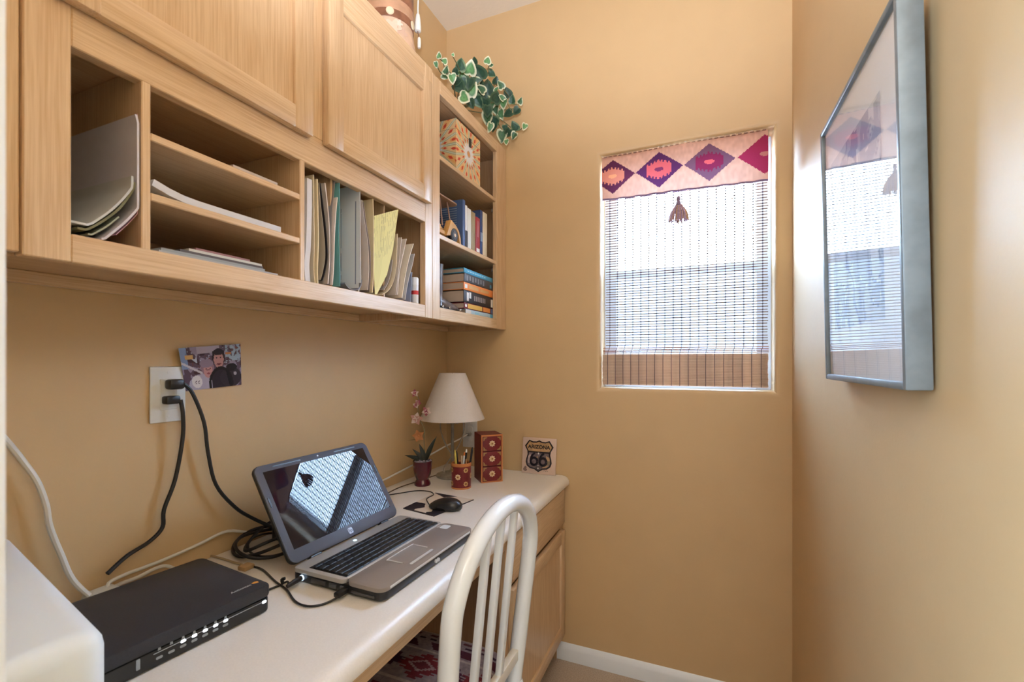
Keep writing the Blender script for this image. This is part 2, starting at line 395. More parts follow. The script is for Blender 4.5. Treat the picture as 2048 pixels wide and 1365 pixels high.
shu = thing('open_shelf_unit', 'open oak shelf unit in the corner with two shelves', 'shelf unit', (.15, -.29, ZB))
a, b = -.5855, -.002
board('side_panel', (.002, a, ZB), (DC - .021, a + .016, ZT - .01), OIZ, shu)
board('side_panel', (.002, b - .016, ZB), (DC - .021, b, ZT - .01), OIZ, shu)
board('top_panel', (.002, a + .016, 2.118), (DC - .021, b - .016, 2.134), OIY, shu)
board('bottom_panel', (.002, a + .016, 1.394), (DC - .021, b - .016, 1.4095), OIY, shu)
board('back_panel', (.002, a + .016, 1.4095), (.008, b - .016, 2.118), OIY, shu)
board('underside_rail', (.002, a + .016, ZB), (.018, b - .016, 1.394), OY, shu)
board('stile', (DC - .02, a, ZB), (DC, -.5415, ZT - .008), OZ, shu)
board('stile', (DC - .02, -.096, ZB), (DC, b, ZT - .008), OZ, shu)
board('rail', (DC - .02, -.5415, ZB), (DC, -.096, 1.4105), OY, shu)
board('rail', (DC - .02, -.5415, 2.112), (DC, -.096, ZT - .008), OY, shu)
board('shelf', (.008, a + .016, 1.902), (DC - .006, b - .016, 1.917), OY, shu)
board('shelf', (.008, a + .016, 1.640), (DC - .006, b - .016, 1.655), OY, shu)
for z in (1.895, 1.633): obj('shelf_pin', BX((.24, -.026, z - .008), (.252, -.018, z + .007), .002), M_white, shu)

# ------------------------------------------------------------------ desk: counter and base cabinet
ctr = thing('desk_counter', 'long cream laminate desk counter along the left wall', 'desk counter', (.3, -.86, CT - .036))
prof = [(.002, CT), (.555, CT), (.568, CT - .002), (.578, CT - .008), (.584, CT - .017), (.586, CT - .028), (.584, CT - .036), (.565, CT - .037), (.560, CT - .03), (.002, CT - .03)]
g = G(); g.prism(prof, YF + .002, -.002, M=Matrix(((1, 0, 0, 0), (0, 0, 1, 0), (0, 1, 0, 0), (0, 0, 0, 1))))
obj('worktop', g, M_counter, ctr)
obj('apron', BX((.541, YF + .004, .676), (.560, -.594, CT - .031), .0015), OY, ctr)

bc = thing('base_cabinet', 'oak base cabinet with one drawer over a panel door by the back wall', 'cabinet', (.28, -.3, 0))
BF = .556
board('side_panel', (.003, -.592, 0), (BF - .02, -.576, .728), oak('z', '_knee_shade', (.42, .34, .31)), bc)  # knee-space shade under the counter put into this panel's oak tint
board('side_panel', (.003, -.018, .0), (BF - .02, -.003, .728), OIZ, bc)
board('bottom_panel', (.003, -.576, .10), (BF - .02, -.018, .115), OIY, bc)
board('toe_kick', (BF - .085, -.576, 0), (BF - .07, -.018, .10), OIY, bc)
board('stile', (BF - .02, -.592, .095), (BF, -.553, .728), OZ, bc)
board('stile', (BF - .02, -.040, .095), (BF, -.003, .728), OZ, bc)
board('rail', (BF - .02, -.553, .095), (BF, -.040, .125), OY, bc)
board('rail', (BF - .02, -.553, .548), (BF, -.040, .585), OY, bc)
board('rail', (BF - .02, -.553, .705), (BF, -.040, .728), OY, bc)
d = obj('drawer', BX((BF + .0005, -.572, .575), (BF + .019, -.028, .712), .004), OY, bc)
door(bc, -.572, -.028, .118, .548, BF + .0005)

# ------------------------------------------------------------------ wall plates, photo card
def plate(name, label, M, plug=False):
    p = thing(name, label, 'wall outlet', M.translation)
    obj('cover_plate', BX((-.0365, -.0615, 0), (.0365, .0615, .005), .003, 2, M), M_white, p)
    for dz in (.0485, -.0485):
        obj('screw', G().lathe([(.003, .0045), (.003, .0056)], 8, (0, dz, 0), M), M_white, p)
    return p
ML = frameM((.0005, -1.192, 1.161), (0, 1, 0), (0, 0, 1))
pl = plate('wall_outlet', 'white wall outlet on the left wall with two black plugs in it', ML)
obj('receptacle', BX((-.018, -.034, .004), (.018, .034, .0065), .0015, 1, ML), M_white, pl)
MB_ = frameM((.124, -.0005, .906), (1, 0, 0), (0, 0, 1))
pl = plate('wall_outlet', 'white wall outlet on the back wall behind the lamp', MB_)
for dz in (.019, -.019): obj('receptacle', G().lathe([(.016, .004), (.016, .0065), (.0145, .007)], 16, (0, dz, 0), MB_), M_white, pl)
obj('plug', BX((-.008, -.008, .006), (.012, .008, .03), .004, 2, MB_), mat('grey_plug', (.35, .33, .31), .5), pl)

# photo card leaning on the wall above the outlet
c0, c1, c2, c3 = (Vector(at(372, 783, x=.004)), Vector(at(483, 770, x=.004)), Vector(at(481, 688, x=.008)), Vector(at(357, 697, x=.014)))
def card_col(U, V):
    a = paint(U.shape, (96, 78, 96)); n1 = vnoise(U, V, 16, 10, 3); n2 = vnoise(U, V, 34, 22, 5)
    put(a, (n1 > .62), (150, 140, 165)); put(a, (n1 < .3), (70, 48, 58)); put(a, (n2 > .8) & (V > .45), (190, 195, 215)); put(a, (n2 < .14) & (V > .5), (120, 70, 60))
    put(a, (V > .84) & (U > .25) & (U < .62), (175, 165, 185)); put(a, (U > .72) & (V > .62) & (n2 > .4), (165, 185, 205)); put(a, (U < .1) & (V > .5), (130, 150, 190))
    put(a, (abs(U - .13) < .06) & (abs(V - .78) < .05), (205, 165, 110)); put(a, (abs(U - .77) < .05) & (abs(V - .80) < .03), (200, 130, 80))
    put(a, (np.abs((U - .17) * .9 + (V - .5)) < .03) & (V < .72), (200, 195, 205))
    e = lambda cx, cy, rx, ry: ((U - cx) / rx) ** 2 + ((V - cy) / ry) ** 2 < 1
    put(a, e(.34, .12, .27, .25), (178, 172, 196)); put(a, e(.60, .17, .23, .30) & (U > .45), (44, 36, 48))
    put(a, e(.40, .50, .11, .20), (150, 120, 135)); put(a, e(.405, .42, .075, .17), (196, 146, 146)); put(a, e(.39, .60, .11, .10), (146, 128, 148))
    put(a, e(.41, .44, .03, .012), (90, 60, 70)); put(a, e(.375, .47, .012, .014), (80, 55, 65)); put(a, e(.44, .47, .012, .014), (80, 55, 65)); put(a, e(.41, .36, .03, .02), (150, 80, 90))
    put(a, e(.60, .72, .11, .21), (48, 36, 44)); put(a, e(.60, .66, .085, .19), (190, 140, 138)); put(a, e(.60, .84, .10, .07), (44, 34, 42))
    put(a, e(.57, .71, .012, .014), (60, 45, 55)); put(a, e(.635, .71, .012, .014), (60, 45, 55)); put(a, e(.60, .56, .04, .025), (120, 60, 70))
    put(a, e(.80, .22, .2, .24), (52, 44, 54)); put(a, e(.82, .46, .1, .09), (28, 24, 30))
    rr = np.sqrt(((U - .62) / .2) ** 2 + ((V - .08) / .38) ** 2); put(a, (abs(rr - 1) < .10) & (V < .5), (26, 22, 28))
    put(a, (abs(U - .78 + (V - .1) * .15) < .025) & (V < .4), (20, 18, 24)); put(a, e(.88, .30, .03, .04), (170, 160, 170))
    put(a, e(.205, .19, .085, .15), (225, 222, 228)); 0
    return a * 1.0
def quadpos(U, V):
    P = [(c0[i] * (1 - U) + c1[i] * U) * (1 - V) + (c3[i] * (1 - U) + c2[i] * U) * V for i in range(3)]
    return P
pc = obj('photo_card', grid_mesh(90, 62, quadpos, card_col), printmat('glossy_print', .35, .3), None, 0)
props(pc, 'small unframed colour photo card of a smiling couple above the outlet', 'photo')
_ex = (c1 - c0).normalized(); _p = Vector([quadpos(np.array(.205), np.array(.165))[i] for i in range(3)]); _ey = (c3 - c0); _ey = (_ey - _ex * _ey.dot(_ex)).normalized()
obj('lettering', text_mesh('66', .013, .0001, frameM(_p + _ex.cross(_ey) * .0009, _ex, _ey), .0003), mat('card_ink', (.12, .10, .14), .5), pc, 0)
sol = pc.modifiers.new('thick', 'SOLIDIFY'); sol.thickness = .0006; sol.offset = -1

# cords from the outlet
def cord(name, label, cat, pts, r, m, parent=None, n=8):
    o = obj(name, G().tube(pts, r, n, 5), m, parent)
    if parent is None: props(o, label, cat)
    return o
def P(u, v, **k): return tuple(at(u, v, **k))
def plugbody(M, L=.036): return G().box((-.015, -.011, 0), (.016, .011, .026), .004, 2, M)
k1 = thing('plug_lead', 'black power cord from the upper plug down to the coil by the laptop', 'cord', (.02, -1.1, .77))
obj('plug', G().box((-.016, -.011, .007), (.015, .011, .030), .005, 2, frameM((0, -1.186, 1.183), (0, 1, 0), (0, 0, 1))), M_black, k1)
pts = [(.026, -1.172, 1.183), P(385, 787, x=.028), P(408, 845, x=.026), P(416, 905, x=.022), P(432, 970, x=.02), P(470, 1015, x=.022), P(505, 1037, x=.03), P(545, 1055, x=.06)]
cord('cable', None, None, pts, .0042, M_cord, k1)
k2 = thing('plug_lead', 'black power cord from the lower plug to behind the black router', 'cord', (.02, -1.25, .77))
obj('plug', G().box((-.016, -.009, .007), (.013, .009, .028), .004, 2, frameM((0, -1.192, 1.149), (0, 1, 0), (0, 0, 1))), M_black, k2)
pts = [(.024, -1.178, 1.148), P(366, 832, x=.026), P(365, 880, x=.022), P(350, 960, x=.018), P(328, 1020, x=.015), P(325, 1055, x=.014), P(300, 1083, x=.014), P(255, 1112, x=.02), P(215, 1148, x=.03)]
cord('cable', None, None, pts, .0042, M_cord, k2)

# ------------------------------------------------------------------ framed picture on the right wall
pic = thing('framed_picture', 'large framed print under glass on the right wall', 'picture', (1.36, -.85, 1.19))
ya, yb = -1.068, -.637; za, zb = 1.196, 1.735
tilt = Matrix.Translation((1.3775, 0, za)) @ Matrix.Rotation(-.020, 4, 'Y') @ Matrix.Translation((-1.3775, 0, -za))
M_fr = mat('brushed_grey_frame', (.20, .225, .235), .42, .5, metal=.25, noise=.15, nscale=30)
for lo, hi in [((1.345, ya, za), (1.375, ya + .011, zb)), ((1.345, yb - .011, za), (1.375, yb, zb)),
               ((1.345, ya + .011, za), (1.375, yb - .011, za + .011)), ((1.345, ya + .011, zb - .011), (1.375, yb - .011, zb))]:
    obj('frame_bar', BX(lo, hi, .0025, 2, tilt), M_fr, pic)
obj('mat_board', BX((1.3535, ya + .01, za + .01), (1.357, yb - .01, zb - .01), 0, 1, tilt), mat('mat_board_white', (.86, .88, .90), .8), pic)
def art_col(U, V):
    a = paint(U.shape, (186, 198, 212)); n = vnoise(U, V, 7, 9, 11); n2 = vnoise(U, V, 18, 22, 12)
    f = np.sin((U * 6 + n * 5)) * .5 + np.sin((V * 8 - U * 5 + n * 7)) * .5
    put(a, f > .25, (204, 213, 222)); put(a, f < -.35, (164, 178, 198)); put(a, (abs(f) < .07), (146, 160, 184)); put(a, (n2 > .82), (214, 220, 226))
    return a
me = grid_mesh(60, 70, flatpos((1.3528, -.975, 1.30), (0, .285, 0), (0, 0, .345)), art_col); me.transform(tilt)
obj('print', me, printmat('matte_print', .7, .2), pic, 0)
obj('glass_pane', BX((1.349, ya + .009, za + .009), (1.351, yb - .009, zb - .009), 0, 1, tilt), glassmat('picture_glass', 0, (1, 1, 1), 1.25), pic)
obj('backing', BX((1.359, ya + .008, za + .008), (1.372, yb - .008, zb - .008), 0, 1, tilt), mat('brown_backing', (.12, .07, .05), .8), pic)

# ------------------------------------------------------------------ woven blind with valance and tassel
bl = thing('woven_blind', 'woven bamboo shade hanging in the window recess', 'blind', (1.02, .03, 1.13))
BY = .032; bx0, bx1 = .730, 1.309
M_slat = mat('bamboo_slat', (.30, .20, .13), .6, noise=.35, nscale=25, trans=.25)
M_slatd = mat('bamboo_slat_beige', (.74, .58, .46), .6, noise=.42, nscale=26, trans=.45)
z = 1.885; pitch = .0103; zs = []
proto = obj('slat', G().box((bx0, BY - .0012, z - .0015), (bx1, BY + .0012, z + .0015), .0006, 1), M_slat, bl)
zs.append(z); k = 1
while z - k * pitch > 1.292:
    dz = -k * pitch + random.uniform(-.0009, .0009); clone(proto, bl, (random.uniform(-.002, .002), 0, dz)); zs.append(z + dz); k += 1
# the gathered reddish slats above the folded hem, then the hem's close-set slats
ph = obj('slat', G().box((bx0 - .008, BY - .0125, 1.285), (bx1 + .002, BY - .0095, 1.2878), .0008, 1), mat('bamboo_slat_red', (.42, .17, .09), .6, trans=.35), bl)
for dz in (-.0075, -.013, -.019): clone(ph, bl, (0, 0, dz))
hz = 1.258; hp = .00595
pb = obj('slat', G().box((bx0 - .010, BY - .0145, hz - .0028), (bx1, BY - .0115, hz + .0028), .0009, 1), M_slatd, bl)
k = 1
while hz - k * hp > 1.140: clone(pb, bl, (random.uniform(-.0015, .0015), random.uniform(-.0006, .0006), -k * hp)); k += 1
obj('hem_lining', BX((bx0 - .009, BY - .010, 1.139), (bx1 - .001, BY - .0085, 1.262)), mat('hem_cloth', (.78, .62, .52), .9, trans=.6), bl)
M_tw = mat('blind_twine', (.10, .075, .09), .8)
for i in range(19):
    x = .747 + (1.293 - .747) * i / 18
    g = G(); g.box((x - .0006, BY - .0022, 1.292), (x + .0006, BY - .0008, 1.89))
    tb = bmesh.new()
    for zz in zs:
        bmesh.ops.create_cube(tb, size=1, matrix=Matrix.Translation((x, BY, zz)) @ Matrix.Diagonal((.0044, .0044, .0042, 1)))
    g.add(tb); x2 = x - .006
    g.tube([(x, BY - .0016, 1.30), (x - .001, BY - .010, 1.283), (x2, BY - .0156, 1.262), (x2, BY - .0158, 1.14)], .0011, 5, 3)
    obj('twine', g, M_tw, bl)
obj('headrail', BX((bx0 - .004, BY - .006, 2.035), (bx1 + .004, BY + .02, 2.058), .002), mat('blind_headrail', (.45, .33, .22), .6), bl)
def val_col(U, V):
    x = .722 + U * (1.306 - .722); zc = 1.972 - .004 * U; v = 1.888 + V * .168 - .012 * U + .006 * 0
    a = paint(U.shape, (208, 160, 140)); nz = vnoise(U, V, 90, 14, 4); a = a * (.94 + .1 * nz)[..., None]
    zl = V * .168
    for i, cx in enumerate((.764, .94, 1.116, 1.296)):
        dx = (x - cx) / .0865; dy = (zl - .0865) / .066; m = abs(dx) + abs(dy)
        base, mot, eye = [((92, 44, 72), (212, 132, 112), (232, 160, 120)), ((86, 44, 84), (202, 92, 96), (120, 52, 84)), ((112, 76, 96), (128, 42, 76), (206, 90, 96)), ((150, 44, 76), (150, 44, 76), (176, 110, 100))][i]
        put(a, m < 1, base); X = dx * .0865; Y = dy * .066
        comb = (abs(X) < .046) & (abs(Y) < (.030 - abs(X) * .32 + .007 * (np.mod(X + .0065, .013) < .0065) ))
        put(a, comb & (m < 1), mot); put(a, (X / .017) ** 2 + (Y / .008) ** 2 < 1, eye)
    return a
def val_pos(U, V):
    return [.720 + U * (1.308 - .720), .014 + .003 * np.sin(U * 9) - .010 * np.sin(V * PI), 1.885 + V * .172 - .008 * U * (1 - V) + 0 * U]
vo = obj('valance', grid_mesh(200, 56, val_pos, val_col), printmat('valance_fabric', .85, .1, trans=.11), bl, 60)
M_pur = mat('purple_braid', (.28, .20, .36), .8)
obj('braid', G().tube([(.720 + .588 * t, .013 + .003 * math.sin(t * 9), 1.886 - .008 * t + .0012 * math.sin(t * 60)) for t in [i / 60 for i in range(61)]], .0035, 6, 0), M_pur, bl)
g = G()
for i in range(30):
    t = (i + .5) / 30; g.box((.722 + .584 * t - .006, .011, 2.0555), (.722 + .584 * t + .006, .017, 2.0585))
o = obj('top_binding', g, mat('binding_brown', (.30, .17, .12), .8), bl); o['kind'] = 'stuff'
tas = thing('tassel', 'purple and tan thread tassel hanging below the valance', 'tassel', (1.005, .004, 1.76))
TX, TY = 1.010, .0
obj('tassel_cord', G().tube([(TX, TY + .004, 1.884), (TX, TY, 1.868), (TX, TY, 1.856)], .0016, 6), M_pur, tas)
obj('tassel_head', G().lathe([(.002, .024), (.006, .020), (.0075, .012), (.006, .004), (.0085, -.002), (.011, -.012)], 14, (TX, TY, 1.834)), mat('tassel_purple', (.24, .17, .27), .8, noise=.3, nscale=300), tas)
for nm, m, sel in (('fringe', mat('tassel_mauve', (.42, .30, .42), .85, noise=.3, nscale=200), 0), ('fringe', mat('tassel_tan', (.55, .34, .20), .85, noise=.3, nscale=200), 1)):
    g = G()
    for i in range(46):
        if (i % 3 == 0) != (sel == 1): continue
        an = 2 * PI * i / 46 + random.uniform(-.05, .05); r1 = random.uniform(.024, .037)
        g.tube([(TX + .008 * math.cos(an), TY + .008 * math.sin(an) * .6, 1.826), (TX + r1 * .8 * math.cos(an), TY + r1 * .8 * math.sin(an) * .6, 1.796), (TX + r1 * math.cos(an), TY + r1 * math.sin(an) * .6, 1.757 + random.uniform(0, .01))], .0022, 5, 3)
    o = obj(nm, g, m, tas); o['kind'] = 'stuff'
# ------------------------------------------------------------------ laptop
LM = Matrix.Translation((.2805, -1.1049, CT)) @ Matrix.Rotation(1.5524, 4, 'Z')
lap = thing('laptop', 'open silver laptop with a glossy dark screen on the desk', 'laptop', (.2805, -1.1049, CT), 1.5524)
M_lsil = mat('laptop_silver', (.47, .45, .43), .36, .5, metal=.2); M_lbrz = mat('laptop_bronze_gloss', (.27, .225, .20), .34, .5, coat=.15, coatr=.2)
M_lblk = mat('laptop_black', (.012, .012, .014), .35); M_key = mat('laptop_key', (.018, .019, .021), .42)
LW, LD, LH, LT = .366, .245, .238, .560
def rrect(x0, y0, x1, y1, r, n=5):
    p = []
    for cx, cy, a0 in ((x1 - r, y1 - r, 0), (x0 + r, y1 - r, 90), (x0 + r, y0 + r, 180), (x1 - r, y0 + r, 270)):
        for k in range(n + 1):
            a = math.radians(a0 + 90 * k / n); p.append((cx + r * math.cos(a), cy + r * math.sin(a)))
    return p
L = lambda nm, g, m, p=lap, s=35: obj(nm, g, m, p, s, local=True)
L('base', G().prism(rrect(.002, -LD + .002, LW - .002, .006, .018), .003, .021, b=.003), M_lblk)
for fx, fy in ((.03, -.03), (LW - .03, -.03), (.03, -LD + .03), (LW - .03, -LD + .03)): L('rubber_foot', G().lathe([(.007, 0), (.007, .004)], 10, (fx, fy, 0)), M_lblk)
dk = L('deck', G().prism(rrect(0, -.146, LW, 0, .012), .020, .0295, b=.0015), M_lsil)
L('palm_rest', G().prism(rrect(0, -LD, LW, -.1465, .020), .020, .0290, b=.002), M_lbrz)
L('chrome_strip', BX((.010, -.1485, .0285), (LW - .010, -.1445, .0303), .0008), mat('chrome_satin', (.72, .71, .70), .35, metal=.25))
L('front_edge_strip', BX((.022, -LD - .0006, .0225), (LW - .022, -LD + .002, .0275), .0008), mat('chrome_satin'))
L('keyboard_well', BX((.012, -.141, .0292), (LW - .012, -.036, .0302), .0005, 1), M_lblk)
# keys: six rows, shared meshes
rows = [(-.0485, .0095, [1] * 16), (-.0645, .0150, [1] * 13 + [2.0, 1]), (-.0835, .0150, [1.5] + [1] * 12 + [1.5, 1]), (-.1010, .0150, [1.8] + [1] * 11 + [2.2, 1]), (-.1185, .0150, [2.3] + [1] * 10 + [1.7, 1, 1]), (-.1350, .0130, [1.3, 1, 1, 1.2, 6.0, 1.2, 1, 1.3, 1, 1])]
kc = {}
for yc, hh, ws in rows:
    tot = sum(ws); u = (LW - .030) / tot; x = .015
    for wd in ws:
        key = (round(wd * u, 4), hh)
        if key not in kc:
            kc[key] = L('key', G().box((-wd * u / 2 + .0009, -hh / 2 + .0007, 0), (wd * u / 2 - .0009, hh / 2 - .0007, .0028), .0009, 1), M_key)
            kc[key].location = (x + wd * u / 2, yc, .0302)
        else: clone(kc[key], lap, (x + wd * u / 2, yc, .0302))
        x += wd * u
tp = L('touchpad', G().prism(rrect(.112, -.216, .206, -.163, .008), .0285, .0296, b=.0003), mat('touchpad_bronze', (.29, .245, .22), .34, coat=.1))
for pts in ([(.112, -.206, .0297), (.112, -.170, .0297), (.118, -.163, .0297), (.200, -.163, .0297), (.206, -.170, .0297), (.206, -.206, .0297)],):
    L('touchpad_trim', G().tube(pts, .0012, 6, 2), mat('chrome_satin'), tp)
L('touchpad_button', G().prism(rrect(.116, -.2275, .202, -.2200, .0035), .0285, .0302, b=.0006), mat('chrome_satin'), tp)
L('sticker', G().prism(rrect(.326, -.184, .352, -.160, .006), .0289, .0293), mat('sticker_white', (.75, .78, .80), .4))
L('sticker', G().prism(rrect(.326, -.158, .346, -.152, .002), .0289, .0293), mat('sticker_grey', (.45, .42, .40), .4))
L('power_button', G().lathe([(.005, .0293), (.005, .0304), (.0035, .0308)], 14, (.168, -.018, 0)), mat('button_light', (.65, .85, .95), .3, emit=.8))
for x in (.205, .214): L('jack', G().lathe([(.0042, 0), (.0042, .004), (.0025, .0042)], 12, M=Matrix.Translation((x - .02, -LD + .002, .012)) @ Matrix.Rotation(PI / 2, 4, 'X')), mat('chrome_satin'))
for ya_, yb_ in ((-.055, -.095), (-.105, -.125), (-.135, -.145)): L('side_port', BX((-.0005, yb_, .007), (.004, ya_, .016), .001), mat('port_grey', (.06, .06, .065), .3))
L('card_slot', BX((-.0005, -.222, .008), (.004, -.165, .0125), .0005), mat('port_grey'))
# lid, tilted back about the hinge line
LIDM = Matrix(((1, 0, 0, 0), (0, math.sin(LT), -math.cos(LT), .003), (0, math.cos(LT), math.sin(LT), .0305), (0, 0, 0, 1)))
lid = L('lid', G().prism(rrect(0, .000, LW, LH, .018), -.010, -.001, LIDM, .002), M_lblk)
L('bezel', G().prism(rrect(.0015, .0015, LW - .0015, LH - .0015, .017), -.002, .0012, LIDM, .0008), mat('bezel_gloss', (.085, .10, .14), .30, .5, coat=.2, coatr=.2), lid)
scr = mat('screen_glass', (.012, .010, .014), .015, .36)
L('screen', BX((.020, .030, .0008), (LW - .020, .220, .0016), 0, 1, LIDM), scr, lid)
for x0, x1 in ((.048, .128), (LW - .128, LW - .048)): L('rubber_bumper', G().prism(rrect(x0, .2265, x1, .2300, .0016), .001, .0022, LIDM), M_lblk, lid)
for x0, x1 in ((.0065, .0105), (LW - .0105, LW - .0065)): L('rubber_bumper', G().prism(rrect(x0, .135, x1, .160, .0018), .001, .0022, LIDM), M_lblk, lid)
L('webcam', G().lathe([(.0022, .001), (.0022, .0018)], 10, (LW / 2, .2285, 0), LIDM), mat('lens_white', (.8, .85, .9), .2), lid)
L('logo', G().prism(rrect(LW / 2 - .0075, .0085, LW / 2 + .0075, .0235, .004), .001, .0018, LIDM), mat('logo_grey', (.30, .29, .31), .3, metal=.5), lid)
L('lettering', text_mesh('hp', .0125, .0002, LIDM @ Matrix.Translation((LW / 2, .0165, .0019))), mat('logo_dark', (.05, .05, .06), .4), lid, 0)
for x in (.05, LW - .08): L('hinge', G().lathe([(.007, 0), (.007, .030)], 12, M=Matrix.Translation((x, .005, .027)) @ Matrix.Rotation(PI / 2, 4, 'Y')), M_lblk)
# plugs and leads at the laptop's left side
usb = thing('charger_lead', 'thin black lead plugged into the laptop side near its front, looping on the desk', 'cord', (.38, -1.16, CT))
g = G(); a0 = Vector(LM @ Vector((-.001, -.152, .012))); a1 = Vector(LM @ Vector((-.030, -.156, .012)))
g.box((-.026, -.0075, -.0045), (0, .0075, .0045), .002, 2, Matrix.Translation(a0) @ Matrix.Rotation(1.5524, 4, 'Z'))
obj('plug', g, M_black, usb)
z_ = CT + .003
pts = [tuple(LM @ Vector((-.024, -.152, .012))), P(690, 1187, z=z_ + .006), P(650, 1208, z=z_), P(615, 1213, z=z_), P(590, 1203, z=z_), P(573, 1180, z=z_), P(550, 1163, z=z_), P(525, 1140, z=z_), P(500, 1132, z=z_)]
obj('cable', G().tube(pts, .0021, 8, 6), M_cord, usb)
chg = thing('charger_lead', 'black barrel plug lead from the laptop rear corner toward the router', 'cord', (.27, -1.13, CT))
b0 = Vector(LM @ Vector((-.001, -.030, .013)))
pts = [tuple(b0), tuple(LM @ Vector((-.022, -.030, .0125))), tuple(LM @ Vector((-.038, -.030, .011)))]
obj('plug', G().tube(pts, [.0055, .0055, .0040], 10, 2), M_black, chg)
obj('light_ring', G().lathe([(.006, 0), (.006, .003)], 12, M=Matrix.Translation(LM @ Vector((-.0005, -.030, .013))) @ Matrix.Rotation(1.5524 - PI / 2, 4, 'Z') @ Matrix.Rotation(PI / 2, 4, 'X')), mat('charge_light', (.6, .8, 1), .3, emit=1.5), chg)
e_ = Vector(LM @ Vector((-.036, -.030, .0112)))
pts = [tuple(e_), P(575, 1164, z=z_ + .004), P(560, 1171, z=z_), P(540, 1179, z=z_), P(525, 1185, z=z_)]
obj('cable', G().tube(pts, .0021, 8, 5), M_cord, chg)
obj('strain_relief', G().tube([P(566, 1168, z=z_ + .003), P(564, 1160, z=z_ + .012), P(570, 1158, z=z_ + .014)], .0035, 8, 3), M_black, chg)

# coil of black cable with the charger brick behind the laptop
coil = thing('charger_cable_coil', 'loose coil of black charger cable with a power brick behind the laptop', 'cable coil', (.09, -.99, CT))
def loop(cx, cy, rx, ry, rot, z0, amp, n=26, t0=0, t1=2 * PI, ph=0):
    r = []
    for k in range(n + 1):
        t = t0 + (t1 - t0) * k / n; x = rx * math.cos(t); y = ry * math.sin(t)
        r.append((max(.008, cx + x * math.cos(rot) - y * math.sin(rot)), cy + x * math.sin(rot) + y * math.cos(rot), z0 + amp * math.sin(2 * t + ph)))
    return r
for args, r in (((.095, -.965, .082, .125, .05, CT + .022, .012), .0040), ((.085, -.975, .072, .105, -.25, CT + .020, .012, 26, .5, 6.6, 1), .0040),
                ((.110, -.985, .078, .070, .4, CT + .014, .008, 22, 0, 6.0, 2), .0026), ((.070, -.960, .055, .110, .3, CT + .026, .012, 22, .8, 5.6, 3), .0040)):
    obj('cable', G().tube(loop(*args), r, 8, 2), M_cord, coil)
obj('charger_brick', G().box((.045, -.965, CT + .001), (.095, -.860, CT + .034), .006, 3), M_black, coil)

# ------------------------------------------------------------------ router
RA = math.atan2(.234, .025) - PI / 2
RM = Matrix.Translation((.343, -1.207, CT)) @ Matrix.Rotation(math.atan2(-.025, .234) * -1 + 0, 4, 'Z')
rt = thing('router', 'flat black router with a row of lit status lights beside the laptop', 'router', (.343, -1.207, CT), math.atan2(.234, .025) - PI / 2)
R_ = lambda nm, g, m, p=rt, s=35: obj(nm, g, m, p, s, local=True)
M_rt = mat('router_black', (.028, .029, .037), .5, .4, noise=.1, nscale=400); M_rf = mat('router_front', (.016, .017, .019), .28)
R_('base', G().prism(rrect(-.240, -.262, -.003, 0, .012), .002, .028, b=.003), M_rf)
R_('shell', G().prism(rrect(-.243, -.265, -.0005, .001, .013), .0295, .052, b=.004), M_rt)
for fx, fy in ((-.22, -.02), (-.02, -.02), (-.22, -.24), (-.02, -.24)): R_('rubber_foot', G().lathe([(.008, 0), (.008, .003)], 10, (fx, fy, 0)), M_black)
FM = Matrix(((0, 0, 1, -.0005), (1, 0, 0, 0), (0, 1, 0, 0), (0, 0, 0, 1)))     # local x->y along the front, y->z, normal -> +x
M_ic = mat('icon_grey', (.33, .36, .38), .5); M_led = mat('status_light', (.85, .93, 1.0), .3, emit=2.2)
R_('light_line', BX((-.0025, -.190, .0232), (-.0016, -.012, .0240)), mat('line_grey', (.50, .52, .54), .4))
for i in range(7):
    y = -.182 + i * .0165
    R_('icon', G().prism([(y - .0022, .026), (y + .0022, .026), (y + .0016, .030), (y + .0009, .037), (y - .0009, .037), (y - .0016, .030)], -.0026, -.0019, FM), M_ic)
    R_('icon', G().prism(rrect(y - .0045, .0125, y + .0045, .0165, .0018), -.0028, -.0019, FM), M_ic)
    if i > 1: R_('status_light', G().prism(rrect(y - .0038, .0205, y + .0038, .0245, .0018), -.0030, -.0012, FM), M_led)
R_('status_light', G().prism(rrect(-.017, .0205, -.009, .0250, .002), -.0030, -.0012, FM), M_led)
R_('icon', G().prism(rrect(-.212, .011, -.207, .027, .001), -.0026, -.0019, FM), M_ic)
TMX = Matrix.Translation((-.030, -.036, .0521)) @ Matrix.Rotation(PI / 2, 4, 'Z')
R_('lettering', text_mesh('Actiontec', .0095, .0001, TMX @ Matrix.Translation((-.004, 0, 0))), mat('logo_print', (.62, .66, .68), .5), rt, 0)
R_('logo', G().prism([(.0185, -.0015), (.0270, -.0045), (.0285, .0020), (.0240, .0048), (.0170, .0035)], 0, .0003, TMX), mat('logo_orange', (.75, .33, .05), .5))

# ------------------------------------------------------------------ white printer by the doorway
pr = thing('printer', 'boxy white printer with rounded edges at the near end of the desk', 'printer', (.44, -1.60, CT), -.190)
t_ = bmesh.new()
g = G(); g.box((-.430, -.115, .004), (.062, .069, .190), .022, 5)
obj('body', g, mat('printer_white', (.84, .91, .96), .38), pr, 50, local=True)
obj('lid_seam', G().prism(rrect(-.4285, -.1135, .0624, .0694, .022), .118, .1205), mat('printer_seam', (.45, .47, .48), .6), pr, 35, local=True)
obj('front_panel', G().box((.0605, -.080, .03), (.0635, .035, .105), .001), mat('printer_panel', (.62, .66, .68), .4), pr, 35, local=True)
for fx, fy in ((-.40, -.09), (.03, -.09), (-.40, .045), (.03, .045)): obj('rubber_foot', G().lathe([(.01, 0), (.01, .006)], 10, (fx, fy, 0)), M_black, pr, 35, local=True)

